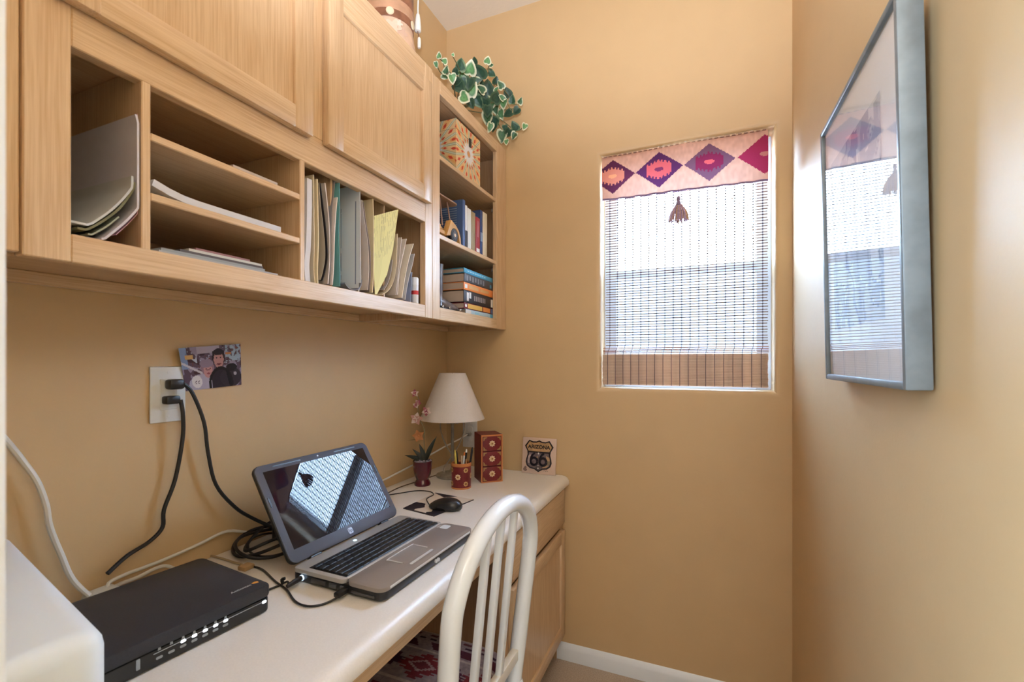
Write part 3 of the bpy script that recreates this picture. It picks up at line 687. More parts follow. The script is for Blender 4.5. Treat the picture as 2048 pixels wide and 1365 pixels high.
# white leads along the wall
ad = thing('power_adapter', 'off white power adapter block with its cord hanging down the left wall', 'power adapter', (.035, -1.33, CT))
obj('block', G().box((.012, -1.352, CT), (.066, -1.300, CT + .036), .010, 3, None), mat('adapter_white', (.66, .66, .60), .45), ad)
pts = [P(4, 872, x=.012), P(22, 893, x=.014), P(50, 928, x=.016), P(75, 965, x=.018), P(92, 1010, x=.018), P(100, 1055, x=.018), P(122, 1110, x=.02), P(145, 1160, x=.024), (.036, -1.345, CT + .030)]
obj('cable', G().tube(pts, .0048, 8, 5), M_wcord, ad)
wl = thing('wall_lead', 'long white cord running along the left wall from the corner outlet', 'cord', (.03, -.7, CT + .01))
pts = [(.124, -.030, .906), (.112, -.075, .893), (.090, -.17, .872), P(870, 905, x=.06), P(825, 931, x=.035), P(790, 949, x=.022), P(740, 973, x=.018), P(640, 1005, x=.012), (.010, -.86, .795), (.010, -.98, .785), P(455, 1063, x=.008), P(400, 1088, x=.009), P(340, 1115, x=.010), P(290, 1135, x=.014), P(250, 1150, x=.02), P(215, 1172, x=.028), (.055, -1.296, CT + .006)]
obj('cable', G().tube(pts, .0034, 8, 5), M_wcord, wl)
w2 = thing('white_lead', 'short white lead curling behind the black router', 'cord', (.04, -1.2, CT))
pts = [(.072, -1.308, CT + .006), P(215, 1175, z=CT + .02), P(255, 1148, z=CT + .024), P(290, 1133, z=CT + .028), P(318, 1129, z=CT + .026), P(340, 1135, z=CT + .014)]
pts = [(max(.012, p[0]), p[1], p[2]) for p in pts]
obj('cable', G().tube(pts, .0036, 8, 5), M_wcord, w2)
tg = obj('cord_tag', G().box((.125, -1.118, CT), (.150, -1.092, CT + .010), .003), mat('tan_card', (.42, .26, .12), .8)); props(tg, 'small tan tag on the desk behind the router', 'tag')
tanc = obj('tan_cord', G().tube([P(495, 1133, z=CT + .003), P(470, 1126, z=CT + .004), P(445, 1118, z=CT + .004), P(420, 1112, z=CT + .003)], .0022, 6, 4), mat('tan_cord', (.40, .30, .18), .6)); props(tanc, 'thin tan cord running from the tan tag along the router back', 'cord')

# ------------------------------------------------------------------ mouse, pad
pad_px = [(806, 1017), (868, 1033), (948, 1000), (871, 986)]
q0, q1, q2, q3 = [Vector(at(u, v, z=CT + .002)) for u, v in pad_px]
zp = CT + .0022
A_ = [tuple(at(420 + x / 3.25, 840 + y / 3.25, z=zp))[:2] for x, y in [(1245, 590), (1262, 560), (1310, 530), (1400, 545), (1395, 570), (1335, 580), (1308, 602), (1400, 622), (1405, 600), (1440, 598), (1450, 578), (1560, 590), (1600, 545), (1680, 545), (1700, 560), (1610, 640), (1500, 650)]]
B_ = [tuple(at(420 + x / 3.25, 840 + y / 3.25, z=zp))[:2] for x, y in [(1430, 462), (1660, 480), (1660, 503), (1600, 500), (1520, 505)]]
Cc = [tuple(at(420 + x / 3.25, 840 + y / 3.25, z=zp))[:2] for x, y in [(1490, 615), (1530, 593), (1545, 596), (1505, 622)]]
def padpos(U, V): return [(q0[i] * (1 - U) + q1[i] * U) * (1 - V) + (q3[i] * (1 - U) + q2[i] * U) * V for i in range(2)] + [zp + 0 * U]
def padcol(U, V):
    x, y, _ = padpos(U, V); a = paint(U.shape, (214, 200, 184)); put(a, inpoly(x, y, A_), (42, 36, 44)); put(a, inpoly(x, y, B_), (42, 36, 44)); put(a, inpoly(x, y, Cc), (190, 184, 186))
    put(a, (V < .03) | (U > .975), (50, 44, 50)); return a
padr = thing('mouse_pad', 'thin mouse pad with a black and cream pattern under the mouse', 'mouse pad', (.29, -.53, CT))
obj('mat', G().prism([tuple(q0)[:2], tuple(q1)[:2], tuple(q2)[:2], tuple(q3)[:2]], CT + .0002, CT + .002, b=.0004), mat('pad_rubber', (.03, .028, .03), .8), padr)
obj('print', grid_mesh(90, 90, padpos, padcol), printmat('pad_print', .6, .2), padr, 0)
mm = Vector(at(891, 1012, z=CT + .012)); mrot = math.atan2(-.18, -.98)
ms_ = thing('computer_mouse', 'black computer mouse resting on the mouse pad', 'mouse', (mm.x, mm.y, CT + .0024), mrot)
t_ = bmesh.new(); bmesh.ops.create_uvsphere(t_, u_segments=28, v_segments=16, radius=1)
for v in t_.verts:
    x, y, zz = v.co; wid = .031 * (1 - .10 * x - .06 * math.cos(3 * x)); v.co = Vector((x * .056, y * wid, (max(zz, -.35) + .35) * .026 * (1 - .22 * x - .12 * x * x)))
obj('body', G().add(t_), mat('mouse_black', (.014, .014, .016), .26, .5), ms_, 50, local=True)
obj('wheel', G().lathe([(.0075, -.003), (.008, 0), (.0075, .003)], 16, M=Matrix.Translation((.032, 0, .0175)) @ Matrix.Rotation(PI / 2, 4, 'X')), M_black, ms_, 35, local=True)
obj('button_seam', G().tube([(.052, 0, .0085), (.046, 0, .0150), (.036, 0, .0208), (.020, 0, .0268)], .0008, 5, 3), mat('seam_dark', (.004, .004, .004), .6), ms_, 35, local=True)
nose = WM[ms_.name] @ Vector((.054, 0, .007))
obj('cable', G().tube([tuple(nose), P(853, 1000, z=CT + .006), P(858, 995, z=CT + .005), P(867, 990, z=CT + .003), P(860, 984, z=CT + .003), P(835, 982, z=CT + .003), P(800, 987, z=CT + .003), P(775, 991, z=CT + .003)], .0019, 8, 5), M_cord, ms_)

# ------------------------------------------------------------------ lamp in the corner
lx, ly = .142, -.190
lamp = thing('table_lamp', 'cream wrought metal table lamp with a pale cone shade in the corner', 'lamp', (lx, ly, CT))
M_lm = mat('lamp_metal', (.30, .265, .21), .45, .5, metal=.25, noise=.2, nscale=60)
obj('base', G().lathe([(.002, 0), (.066, 0), (.068, .004), (.066, .009), (.045, .013), (.020, .018), (.011, .026), (.008, .034)], 32, (lx, ly, CT)), M_lm, lamp)
obj('pole', G().lathe([(.0065, .02), (.0065, .27), (.009, .275), (.009, .285), (.006, .29)], 14, (lx, ly, CT)), M_lm, lamp)
dirx = Vector((_c, _s, 0))
for sg in (-1, 1):
    def sc(a, z): return (lx + dirx.x * a * sg, ly + dirx.y * a * sg, CT + z)
    obj('scroll', G().tube([sc(.010, .215), sc(.004, .228), sc(.010, .243), sc(.024, .240), sc(.027, .225), sc(.018, .216), sc(.014, .226)], .0026, 7, 5), M_lm, lamp)
    obj('scroll', G().tube([sc(.048, .228), sc(.050, .205), sc(.044, .17), sc(.030, .135), sc(.010, .10), sc(-.014, .065), sc(-.03, .04), sc(-.036, .022), sc(-.030, .010)], .0028, 7, 4), M_lm, lamp)
zt0, zt1 = .996 - CT, 1.184 - CT
t_ = bmesh.new(); n = 48; rings = []
for r, z in ((.1325, zt0), (.1325, zt0 + .002), (.0545, zt1), (.0545, zt1 + .001), (.0530, zt1 + .001), (.0530, zt1), (.1310, zt0 + .002), (.1310, zt0)):
    rings.append([t_.verts.new((lx + r * math.cos(2 * PI * k / n), ly + r * math.sin(2 * PI * k / n), CT + z)) for k in range(n)])
for i in range(len(rings)):
    a_, b_ = rings[i], rings[(i + 1) % len(rings)]
    for k in range(n): t_.faces.new((a_[k], a_[(k + 1) % n], b_[(k + 1) % n], b_[k]))
obj('shade', G().add(t_), mat('linen_shade', (.93, .87, .84), .85, .1, noise=.03, nscale=220, trans=.3), lamp, 40)
obj('bulb', G().ball((lx, ly, CT + .335), .026, 16, (1, 1, 1.2)), mat('bulb_white', (.8, .8, .78), .3), lamp)
obj('harp', G().tube([(lx - .03, ly, CT + .29), (lx - .04, ly, CT + .34), (lx, ly, CT + .424), (lx + .04, ly, CT + .34), (lx + .03, ly, CT + .29)], .0018, 6, 4), M_lm, lamp)
obj('shade_spider', G().box((lx - .0535, ly - .0012, zt1 + CT - .004), (lx + .0535, ly + .0012, zt1 + CT - .001)), M_lm, lamp)
obj('cable', G().tube([(lx - .06, ly - .02, CT + .004), P(830, 965, z=CT + .003), P(800, 975, z=CT + .003), P(775, 987, z=CT + .003)], .002, 7, 5), mat('brown_cord', (.10, .06, .03), .5), lamp)

# ------------------------------------------------------------------ orchid in burgundy pot
ox, oy = .105, -.352
orc = thing('potted_orchid', 'artificial pink orchid in a small burgundy footed pot', 'potted flower', (ox, oy, CT))
M_bur = mat('burgundy_glaze', (.085, .008, .018), .18, .5, coat=.5)
pot = obj('pot', G().lathe([(.002, 0), (.030, 0), (.0315, .004), (.030, .010), (.0245, .019), (.0235, .023), (.0265, .029), (.031, .040), (.0345, .060), (.0365, .085), (.0375, .093), (.0355, .093), (.033, .086), (.002, .084)], 32, (ox, oy, CT)), M_bur, orc)
g = G()
for i in range(26):
    a = random.uniform(0, 2 * PI); r = .03 * math.sqrt(random.random()); g.ball((ox + r * math.cos(a), oy + r * math.sin(a), CT + .088 + random.uniform(0, .004)), random.uniform(.004, .0065), 8)
o = obj('pebbles', g, mat('glass_pebble', (.28, .24, .28), .15, .6), orc); o['kind'] = 'stuff'
fwd = Vector((-_s, _c, 0)); UPV = Vector((0, 0, 1))
def oplane(u, v, off=0):         # point on the upright plane through the pot that faces the room
    a = (u - U0) / F; b = -(v - V0) / F; d = Vector((a * _c - _s, a * _s + _c, b)); t = ((Vector((ox, oy, 0)) - Vector((CX, CY, 0))).dot(fwd) - off) / d.dot(fwd); return Vector((CX, CY, CZ)) + d * t
pts = [oplane(851, 925), oplane(849, 900), oplane(848, 880), oplane(849, 862), oplane(845, 850), oplane(838, 835), oplane(836, 815), oplane(838, 800), oplane(832, 788)]
obj('stem', G().tube(pts, [.0022] * 4 + [.0016] * 5, 6, 4), mat('orchid_stem', (.20, .17, .09), .6), orc)
def petal(c, d, nrm, L_, wd, cup=.25, n=5):
    """a curved leaf-shaped blade from c along d"""
    t = bmesh.new(); d = d.normalized(); s_ = d.cross(nrm).normalized(); nn = s_.cross(d); rows = []
    for i in range(n + 1):
        f = i / n; wv = wd * math.sin(PI * (.08 + .92 * f) ** .8) * .5; mid = c + d * (L_ * f) - nn * (cup * L_ * f * f)
        rows.append([t.verts.new(mid + s_ * (wv * k) + nn * (abs(k) * wv * .3)) for k in (-1, -.5, 0, .5, 1)])
    for a_, b_ in zip(rows, rows[1:]):
        for k in range(4): t.faces.new((a_[k], a_[k + 1], b_[k + 1], b_[k]))
    return t
M_pk = [mat('petal_pink', (.62, .36, .33), .6, trans=.3), mat('petal_white', (.80, .66, .63), .6, trans=.3), mat('petal_rose', (.42, .10, .15), .6, trans=.2), mat('petal_orange', (.60, .26, .10), .6, trans=.3)]
V_ = (-fwd)
for (u, v, r, ka, kb, spin) in ((830, 787, .016, 1, 2, .4), (836, 806, .014, 2, 0, 1.0), (832, 811, .013, 1, 2, .2), (853, 823, .019, 1, 2, .9), (833, 838, .025, 0, 1, .1), (837, 872, .024, 3, 3, .6)):
    c = oplane(u, v, .012)
    fl = obj('flower', G().ball(tuple(c), .004, 8), M_pk[kb], orc)
    for i in range(5):
        a = spin + 2 * PI * i / 5; dd = dirx * math.cos(a) + UPV * math.sin(a) + V_ * .35
        obj('petal', G().add(petal(c, dd, V_, r, r * .8)), M_pk[ka if i % 2 == 0 else kb], fl, 60)
M_ol = mat('orchid_leaf', (.016, .022, .014), .5)
for (u0_, v0_, u1_, v1_, wd) in ((848, 925, 812, 918, .020), (850, 925, 826, 905, .018), (851, 922, 838, 895, .018), (852, 922, 868, 882, .020)):
    a = oplane(u0_, v0_, .004); b = oplane(u1_, v1_, .02); d_ = b - a
    obj('leaf', G().add(petal(a, d_ + UPV * d_.length * .35, V_ + UPV, d_.length * 1.1, wd, .35, 7)), M_ol, orc, 60)
obj('leaf', G().add(petal(oplane(846, 880, 0), oplane(808, 879, .01) - oplane(846, 880, 0), UPV, .06, .009, .1, 6)), M_ol, orc, 60)

# ------------------------------------------------------------------ pencil cup with pens
px_, py_ = .258, -.323
cup = thing('pencil_cup', 'round burgundy pencil cup with an orange rim and gold flower medallions', 'pencil cup', (px_, py_, CT))
M_red = mat('burgundy_lacquer', (.17, .018, .022), .4, .4, noise=.15, nscale=60); M_or = mat('terracotta_rim', (.55, .20, .06), .5)
obj('body', G().lathe([(.002, .003), (.0365, .003), (.0365, .086), (.0335, .086), (.0335, .008), (.002, .008)], 40, (px_, py_, CT)), M_red, cup)
obj('rim', G().lathe([(.0335, .083), (.0375, .083), (.0382, .088), (.0375, .0935), (.0345, .0945), (.0330, .090)], 40, (px_, py_, CT), cap=False), M_or, cup)
obj('foot_ring', G().lathe([(.002, 0), (.0372, 0), (.0375, .004), (.0365, .0055), (.002, .0055)], 40, (px_, py_, CT)), M_or, cup)
M_gold = mat('gold_print', (.62, .40, .16), .5); M_cream = mat('cream_print', (.72, .55, .36), .5)
def flowerpoly(r, n=8, k=.16): return [(r * (1 + k * math.cos(n * a)) * math.cos(a), r * (1 + k * math.cos(n * a)) * math.sin(a)) for a in [2 * PI * i / 40 for i in range(40)]]
def medallion(p, M, r, m1=None, m2=None):
    o = obj('medallion', G().prism(flowerpoly(r), 0, .0007, M), m1 or M_cream, p)
    obj('medallion_ring', G().prism(flowerpoly(r * .58, 8, .08), 0, .0010, M), m2 or M_gold, o)
    obj('medallion_centre', G().prism(flowerpoly(r * .25, 6, .1), 0, .0013, M), M_red, o)
camdir = math.atan2(CY - py_, CX - px_)
for i in range(-3, 5):
    a = camdir - .35 + i * .82
    for z in ((.046,) if i % 2 == 0 else (.020, .070)):
        M = frameM((px_ + .0362 * math.cos(a), py_ + .0362 * math.sin(a), CT + z), (-math.sin(a), math.cos(a), 0), (0, 0, 1))
        if i % 2 == 0: medallion(cup, M, .0098)
        else: medallion(cup, M, .0085, M_gold, mat('gold_dark', (.30, .16, .04), .5))
def pen(name, label, u, v, bu, r, m, tipm=None, tl=.012, cap=None):
    d0 = (Vector((px_, py_, 0)) - Vector((CX, CY, 0))).dot(fwd)
    def pl(uu, vv):
        a = (uu - U0) / F; b = -(vv - V0) / F; d = Vector((a * _c - _s, a * _s + _c, b)); return Vector((CX, CY, CZ)) + d * (d0 / d.dot(fwd))
    top = pl(u, v); bot = pl(bu, 970); bot.z = CT + .0095; t = thing(name, label, 'pen', tuple(bot))
    dv = (bot - top).normalized()
    obj('barrel', G().tube([tuple(top + dv * tl), tuple(bot - dv * .0) ], r, 10, 0), m, t)
    obj('tip', G().tube([tuple(top), tuple(top + dv * tl * .5), tuple(top + dv * tl)], [r * .55, r * .8, r], 10, 0), tipm or m, t)
pen('highlighter', 'yellow highlighter pen in the burgundy cup', 910, 900, 915, .0048, mat('pen_yellow', (.68, .55, .12), .35), mat('pen_yellow_dark', (.55, .42, .08), .4))
pen('ballpoint_pen', 'black pen beside the yellow highlighter in the cup', 913, 902, 920, .0034, M_black)
pen('ballpoint_pen', 'white pen with an orange tip in the cup', 929, 905, 924, .0038, mat('pen_white', (.74, .74, .74), .3), mat('pen_orange', (.75, .22, .05), .4))
pen('wooden_pencil', 'short tan pencil standing low in the cup', 932, 916, 931, .0040, mat('pencil_tan', (.50, .28, .14), .5), None, .006)
pen('ballpoint_pen', 'black pen with a white cap end in the cup', 933, 899, 928, .0038, M_black, mat('pen_white'))
pen('marker_pen', 'dark pen slanting right out of the cup', 945, 895, 934, .0042, mat('pen_dark', (.02, .018, .02), .4))
pen('wooden_pencil', 'cream pencil in the cup behind the white pen', 923, 912, 925, .0036, mat('pencil_cream', (.62, .48, .34), .5), None, .006)

# ------------------------------------------------------------------ three drawer chest
chx = Vector((.303, -.246, 0)); ex = Vector((.0630, .0590, 0)).normalized(); ey = Vector((-ex.y, ex.x, 0))
mc = thing('mini_chest', 'narrow burgundy chest of three small drawers with gold medallions', 'mini chest', (chx.x + ex.x * .043 + ey.x * .05, chx.y + ex.y * .043 + ey.y * .05, CT))
CM = Matrix(((ex.x, ey.x, 0, chx.x), (ex.y, ey.y, 0, chx.y), (0, 0, 1, CT), (0, 0, 0, 1)))
CWd, CDp, CHt = .088, .100, .186
M_red2 = mat('burgundy_paint', (.15, .016, .020), .4, .4, noise=.1, nscale=80)
g = G().box((0, .003, 0), (.004, CDp, CHt), .0006, 1, CM); obj('side_panel', g, M_red2, mc)
obj('side_panel', BX((CWd - .004, .003, 0), (CWd, CDp, CHt), .0006, 1, CM), M_red2, mc)
obj('top_panel', BX((.004, .003, CHt - .004), (CWd - .004, CDp, CHt), .0006, 1, CM), M_red2, mc)
obj('bottom_panel', BX((.004, .003, 0), (CWd - .004, CDp, .004), 0, 1, CM), M_red2, mc)
obj('back_panel', BX((.004, CDp - .004, .004), (CWd - .004, CDp, CHt - .004), 0, 1, CM), M_red2, mc)
for lo, hi in (((0, 0, 0), (.005, .003, CHt)), ((CWd - .005, 0, 0), (CWd, .003, CHt)), ((.005, 0, CHt - .006), (CWd - .005, .003, CHt)), ((.005, 0, 0), (CWd - .005, .003, .005))):
    obj('edge_strip', BX(lo, hi, .0006, 1, CM), M_or, mc)
FMm = CM @ Matrix(((1, 0, 0, 0), (0, 0, -1, 0), (0, 1, 0, 0), (0, 0, 0, 1)))
M_gp = mat('gold_corner', (.36, .22, .07), .5)
hh = (CHt - .011 - .004) / 3
for i in range(3):
    z0 = .005 + i * (hh + .002)
    dw = obj('drawer', BX((.0055, -.001, z0), (CWd - .0055, CDp - .006, z0 + hh), .0012, 2, CM), M_red, mc)
    MM = FMm @ Matrix.Translation((CWd / 2, z0 + hh / 2, .0011)); medp = [(a, b) for a, b in flowerpoly(.0112)]
    obj('medallion', G().prism(medp, 0, .0010, MM), M_cream, dw)
    obj('medallion', G().prism(flowerpoly(.0062, 6, .15), 0, .0018, MM), M_gold, dw)
    obj('knob', G().ball((0, 0, .002), .0026, 8, M=MM), M_red, dw)
    for sx in (-1, 1):
        for sy in (-1, 1):
            cx, cy = CWd / 2 + sx * (CWd / 2 - .0085), z0 + hh / 2 + sy * (hh / 2 - .003)
            poly = [(cx, cy), (cx - sx * .016, cy), (cx - sx * .011, cy - sy * .004), (cx - sx * .006, cy - sy * .005), (cx - sx * .005, cy - sy * .010), (cx, cy - sy * .015)]
            obj('gold_corner', G().prism(poly, .0008, .0016, FMm), M_gp, dw)

# ------------------------------------------------------------------ tile plaque leaning on the back wall
pq = thing('tile_plaque', 'square cream tile with a black road shield leaning on the back wall', 'tile', (.459, -.012, CT))
PM = Matrix.Translation((.3835, -.026, CT + .0005)) @ Matrix.Rotation(-.125, 4, 'X') @ Matrix(((1, 0, 0, 0), (0, 0, -1, 0), (0, 1, 0, 0), (0, 0, 0, 1)))
PW = .150
obj('tile', G().box((0, 0, -.007), (PW, PW, 0), .0018, 2, PM), mat('tile_cream', (.68, .50, .40), .35), pq)
def shield(s, cx=PW / 2, cy=PW / 2 - .001):
    half = [(0, .066), (.012, .0605), (.028, .060), (.045, .0655), (.0635, .040), (.052, .020), (.050, .006), (.055, -.012), (.0575, -.026), (.052, -.042), (.038, -.052), (.018, -.055), (.0, -.066)]
    pts = half + [(-a, b) for a, b in half[-2:0:-1]]
    return [(cx + a * s, cy + b * s) for a, b in pts]
M_shd = mat('shield_black', (.018, .014, .018), .3); M_shm = mat('shield_plum', (.16, .12, .125), .35, noise=.5, nscale=45)
sh = obj('shield', G().prism(shield(1), 0, .0022, PM), M_shd, pq)
lo_ = [p for p in shield(.91)]
yb_ = PW / 2 + .018
up_ = [p for p in lo_ if p[1] > yb_ + .004]
cx = PW / 2
body = [(cx + a, b) for a, b in [(-.044, PW / 2 + .012), (.044, PW / 2 + .012), (.0445, PW / 2 + .004), (.0495, PW / 2 - .012), (.052, PW / 2 - .026), (.047, PW / 2 - .040), (.034, PW / 2 - .0485), (.016, PW / 2 - .0515), (0, PW / 2 - .060), (-.016, PW / 2 - .0515), (-.034, PW / 2 - .0485), (-.047, PW / 2 - .040), (-.052, PW / 2 - .026), (-.0495, PW / 2 - .012), (-.0445, PW / 2 + .004)]]
obj('shield_field', G().prism(body[::-1], .002, .0026, PM), M_shm, sh)
band = [(cx + a, PW / 2 + b) for a, b in [(-.046, .0185), (.046, .0185), (.0565, .038), (.043, .0585), (.028, .0535), (.012, .054), (0, .0590), (-.012, .054), (-.028, .0535), (-.043, .0585), (-.0565, .038)]]
obj('shield_band', G().prism(band[::-1], .002, .0026, PM), mat('band_copper', (.50, .30, .14), .35, noise=.25, nscale=60), sh)
M_pt = mat('panel_tan', (.50, .31, .17), .4); M_gr = mat('panel_sage', (.24, .19, .11), .5)
for poly, m in (([(-.047, -.004), (-.038, .006), (-.030, -.012), (-.034, -.030), (-.045, -.032)], mat('panel_pale', (.52, .42, .40), .4)), ([(.032, .002), (.047, -.004), (.050, -.018), (.036, -.020)], M_pt),
                ([(.034, -.022), (.050, -.020), (.049, -.032), (.036, -.034)], M_gr), ([(.020, -.040), (.046, -.036), (.036, -.046), (.018, -.049)], M_pt), ([(-.012, -.006), (-.004, .000), (-.004, -.010), (-.012, -.014)], M_pt), ([(.010, .000), (.018, -.004), (.018, -.012), (.012, -.010)], M_pt)):
    poly = [(cx + a, PW / 2 + b) for a, b in poly]
    ar = sum(poly[i][0] * poly[(i + 1) % len(poly)][1] - poly[(i + 1) % len(poly)][0] * poly[i][1] for i in range(len(poly)))
    obj('shield_panel', G().prism(poly if ar > 0 else poly[::-1], .0025, .0029, PM), m, sh)
obj('lettering', text_mesh('ARIZONA', .0215, .0006, PM @ Matrix.Translation((cx, PW / 2 + .0365, .0030)) @ Matrix.Diagonal((1.02, 1, 1, 1)), .0006), M_shd, sh, 0)
M_num = mat('number_black', (.010, .008, .016), .3)
for dx in (-.020, .020):
    g = G()
    ring = [(cx + dx + .0150 * math.cos(a), PW / 2 - .0235 + .0150 * math.sin(a), .0035) for a in [2 * PI * i / 24 for i in range(25)]]
    g.tube(ring, .0050, 8, 0, PM, .5); g.tube([(cx + dx - .0150, PW / 2 - .0225, .0035), (cx + dx - .0135, PW / 2 - .010, .0035), (cx + dx - .006, PW / 2 + .004, .0035), (cx + dx + .004, PW / 2 + .0105, .0035)], [.005, .005, .0045, .0035], 8, 4, PM, .5)
    obj('numeral', g, M_num, sh)
for dy, s in ((.010, .0035), (-.040, .0018), (-.051, .0030)): obj('glint_dot', G().ball((cx - .001, PW / 2 + dy, .003), s, 8, (1, 1.2, .4), PM), mat('dot_white', (.85, .82, .80), .3), sh)
g = G()
for i in range(9): a = i * .7; g.ball((.016 + .006 * math.cos(a) * (i % 3) / 2, .018 + .007 * math.sin(a), .0008), .0042, 8, (1, 1, .35), PM)
obj('rose_ornament', g, mat('rose_brown', (.28, .17, .14), .5), pq)
obj('lettering', G().tube([(.098, .014, .0004), (.103, .0165, .0004), (.107, .014, .0004), (.112, .0165, .0004), (.117, .014, .0004)], .0007, 5, 3, PM), mat('ink_brown', (.15, .09, .08), .6), pq)

# ------------------------------------------------------------------ chair
chair = thing('bow_back_chair', 'white lacquered bow back wooden chair pulled up to the desk', 'chair', (.50, -.95, 0))
yc = -.960; rec = .1007
def hp(s, h): return (.6688 + math.tan(rec) * h, yc + s, .455 + h)
hw0, hw1, h1, h2 = .1696, .1896, .3269, .4759
pts = [hp(-hw0 + .004, -.02), hp(-hw0 - .006, .10), hp(-hw0 - .014, .22), hp(-hw1, h1)]
for k in range(1, 12):
    a = PI - PI * k / 12; pts.append(hp(hw1 * math.cos(a), h1 + (h2 - h1) * math.sin(a)))
pts += [hp(hw1, h1), hp(hw0 + .014, .22), hp(hw0 + .006, .10), hp(hw0 - .004, -.02)]
obj('bow', G().tube(pts, .0190, 14, 4), M_chair, chair, 60)
def slat(s0, s1, h0, h1_):
    a = Vector(hp(s0, h0)); b = Vector(hp(s1, h1_)); m = a.lerp(b, .5); up = (b - a).normalized(); side = Vector((0, 1, 0)); side = (side - up * side.dot(up)).normalized(); nn = side.cross(up)
    M = Matrix((side, nn, up)).transposed().to_4x4(); M.translation = m; l = (b - a).length / 2
    obj('spindle', G().box((-.0085, -.0070, -l), (.0085, .0070, l), .002, 2, M), M_chair, chair)
for s in (-.074, -.010, .062): slat(s, s * .98, .06, h1 + (h2 - h1) * math.sqrt(max(0, 1 - (s * .98 / hw1) ** 2)) - .006)
a = Vector(hp(-hw0 + .01, .066)); b = Vector(hp(hw0 - .01, .066))
obj('back_rail', G().box((a.x - .009, a.y, a.z - .014), (b.x + .009, b.y, b.z + .014), .003), mat('chair_cream', (.78, .72, .62), .3, coat=.3), chair)
obj('seat', G().prism(rrect(.275, yc - .205, .700, yc + .205, .06), .415, .455, b=.010), M_chair, chair, 50)
for sx, sy in ((.32, -.16), (.32, .16), (.655, -.16), (.655, .16)):
    ox2 = -.03 if sx < .5 else .04
    obj('leg', G().tube([(sx, yc + sy, .42), (sx + ox2 * .4, yc + sy * 1.08, .25), (sx + ox2, yc + sy * 1.2, 0.0)], [.018, .019, .013], 12, 3), M_chair, chair)
obj('stretcher', G().tube([(.308, yc - .17, .25), (.49, yc, .25), (.308, yc + .17, .25)][0:1] + [(.308, yc + .17, .25)], .010, 10, 0), M_chair, chair)
obj('stretcher', G().tube([(.671, yc - .17, .25), (.671, yc + .17, .25)], .010, 10, 0), M_chair, chair)
# cushion
cu = thing('seat_cushion', 'woven seat cushion with maroon diamond bands on the white chair', 'cushion', (.48, yc, .456))
cx0, cx1, cy0, cy1 = .285, .665, yc - .20, yc + .20
def cpos(top):
    def f(U, V):
        x = (U - .5) * 2; y = (V - .5) * 2
        e = lambda t: np.sign(t) * (1 - (1 - abs(t)) ** 1.6)
        X = e(x); Y = e(y); rx = 1 - .10 * Y ** 4; ry = 1 - .10 * X ** 4
        hgt = np.power(np.clip((1 - abs(X) ** 4) * (1 - abs(Y) ** 4), 0, 1), .42)
        zz = .482 + (.030 if top else -.026) * hgt
        return [(cx0 + cx1) / 2 + X * rx * (cx1 - cx0) / 2, (cy0 + cy1) / 2 + Y * ry * (cy1 - cy0) / 2, zz]
    return f
def ccol(U, V):
    x, y, _ = cpos(True)(U, V); y = y - yc; a = paint(U.shape, (150, 128, 124)); nz = vnoise(U, V, 110, 110, 9)
    def serr(cx, cy, rx, ry, st, c, inner=None):
        dx = abs(x - cx); dy = abs(y - cy); q = np.floor(dx / st) * st; m = (q / rx + dy / ry + .25 * ((np.mod(dy, .012) < .006) & (dx > .01)) < 1); put(a, m, c)
        if inner: put(a, (dx / (rx * .55) + dy / (ry * .5) < 1), (176, 138, 130)); put(a, (dx / (rx * .38) + dy / (ry * .34) < 1), inner)
    for k in range(-1, 3):
        serr(.482 + k * .165, .046, .072, .044, .012, (124, 42, 46), (112, 44, 48)); serr(.400 + k * .165, .046, .030, .026, .010, (74, 32, 50))
        serr(.420 + k * .165, -.085, .060, .050, .012, (112, 40, 44), (104, 44, 46)); serr(.500 + k * .165, -.160, .045, .020, .012, (78, 30, 36))
    for yy in (-.012, .098, -.140): put(a, abs(y - yy) < .0035, (186, 164, 152))
    put(a, (abs(y - .122) < .014) & (np.mod(x + y * .8, .080) < .036), (84, 34, 42)); put(a, (abs(y - .147) < .0045) & (np.mod(x, .034) < .018), (58, 30, 40))
    put(a, (abs(y - .166) < .006) & (np.mod(x + .02, .05) < .022), (92, 44, 44)); put(a, y > .180, (176, 150, 134)); put(a, (y < -.180) & (np.mod(x, .05) < .025), (92, 44, 44))
    return a * (.70 + .18 * nz)[..., None]
obj('cover', grid_mesh(150, 150, cpos(True), ccol), printmat('woven_cushion', .9, .1), cu, 70)
obj('underside', grid_mesh(40, 40, cpos(False), lambda U, V: paint(U.shape, (170, 140, 124))), printmat('woven_cushion'), cu, 70)
# ------------------------------------------------------------------ papers in the cubbies
def paper(rgb, name, rough=.75): return mat('paper_' + name, lin(rgb), rough, .2, noise=.03, nscale=30)
XF = .292
def yz(u, v, x=XF): p = at(u, v, x=x); return (p.y, p.z)
def sheet(name, label, cat, px, m, th=.0008, xf=XF, xb=.07, bow=0, group=None, zmin=None, nx=6, ymax=None):
    pts = [yz(u, v, xf) for u, v in px]
    # smooth the profile
    sm = []
    for i in range(len(pts) - 1):
        p0, p1, p2, p3 = [Vector(pts[max(0, min(len(pts) - 1, i + d))]) for d in (-1, 0, 1, 2)]
        for k in range(4):
            t = k / 4; sm.append(tuple(.5 * (2 * p1 + (p2 - p0) * t + (2 * p0 - 5 * p1 + 4 * p2 - p3) * t * t + (3 * p1 - p0 - 3 * p2 + p3) * t ** 3)))
    sm.append(pts[-1])
    if zmin is not None: sm = [(y if ymax is None else min(y, ymax), max(z, zmin)) for y, z in sm]
    o = obj(name, G().ribbon(sm, xf, xb, th, nx=nx, bow=bow), m); props(o, label, cat, group); return o
FLR = 1.4092
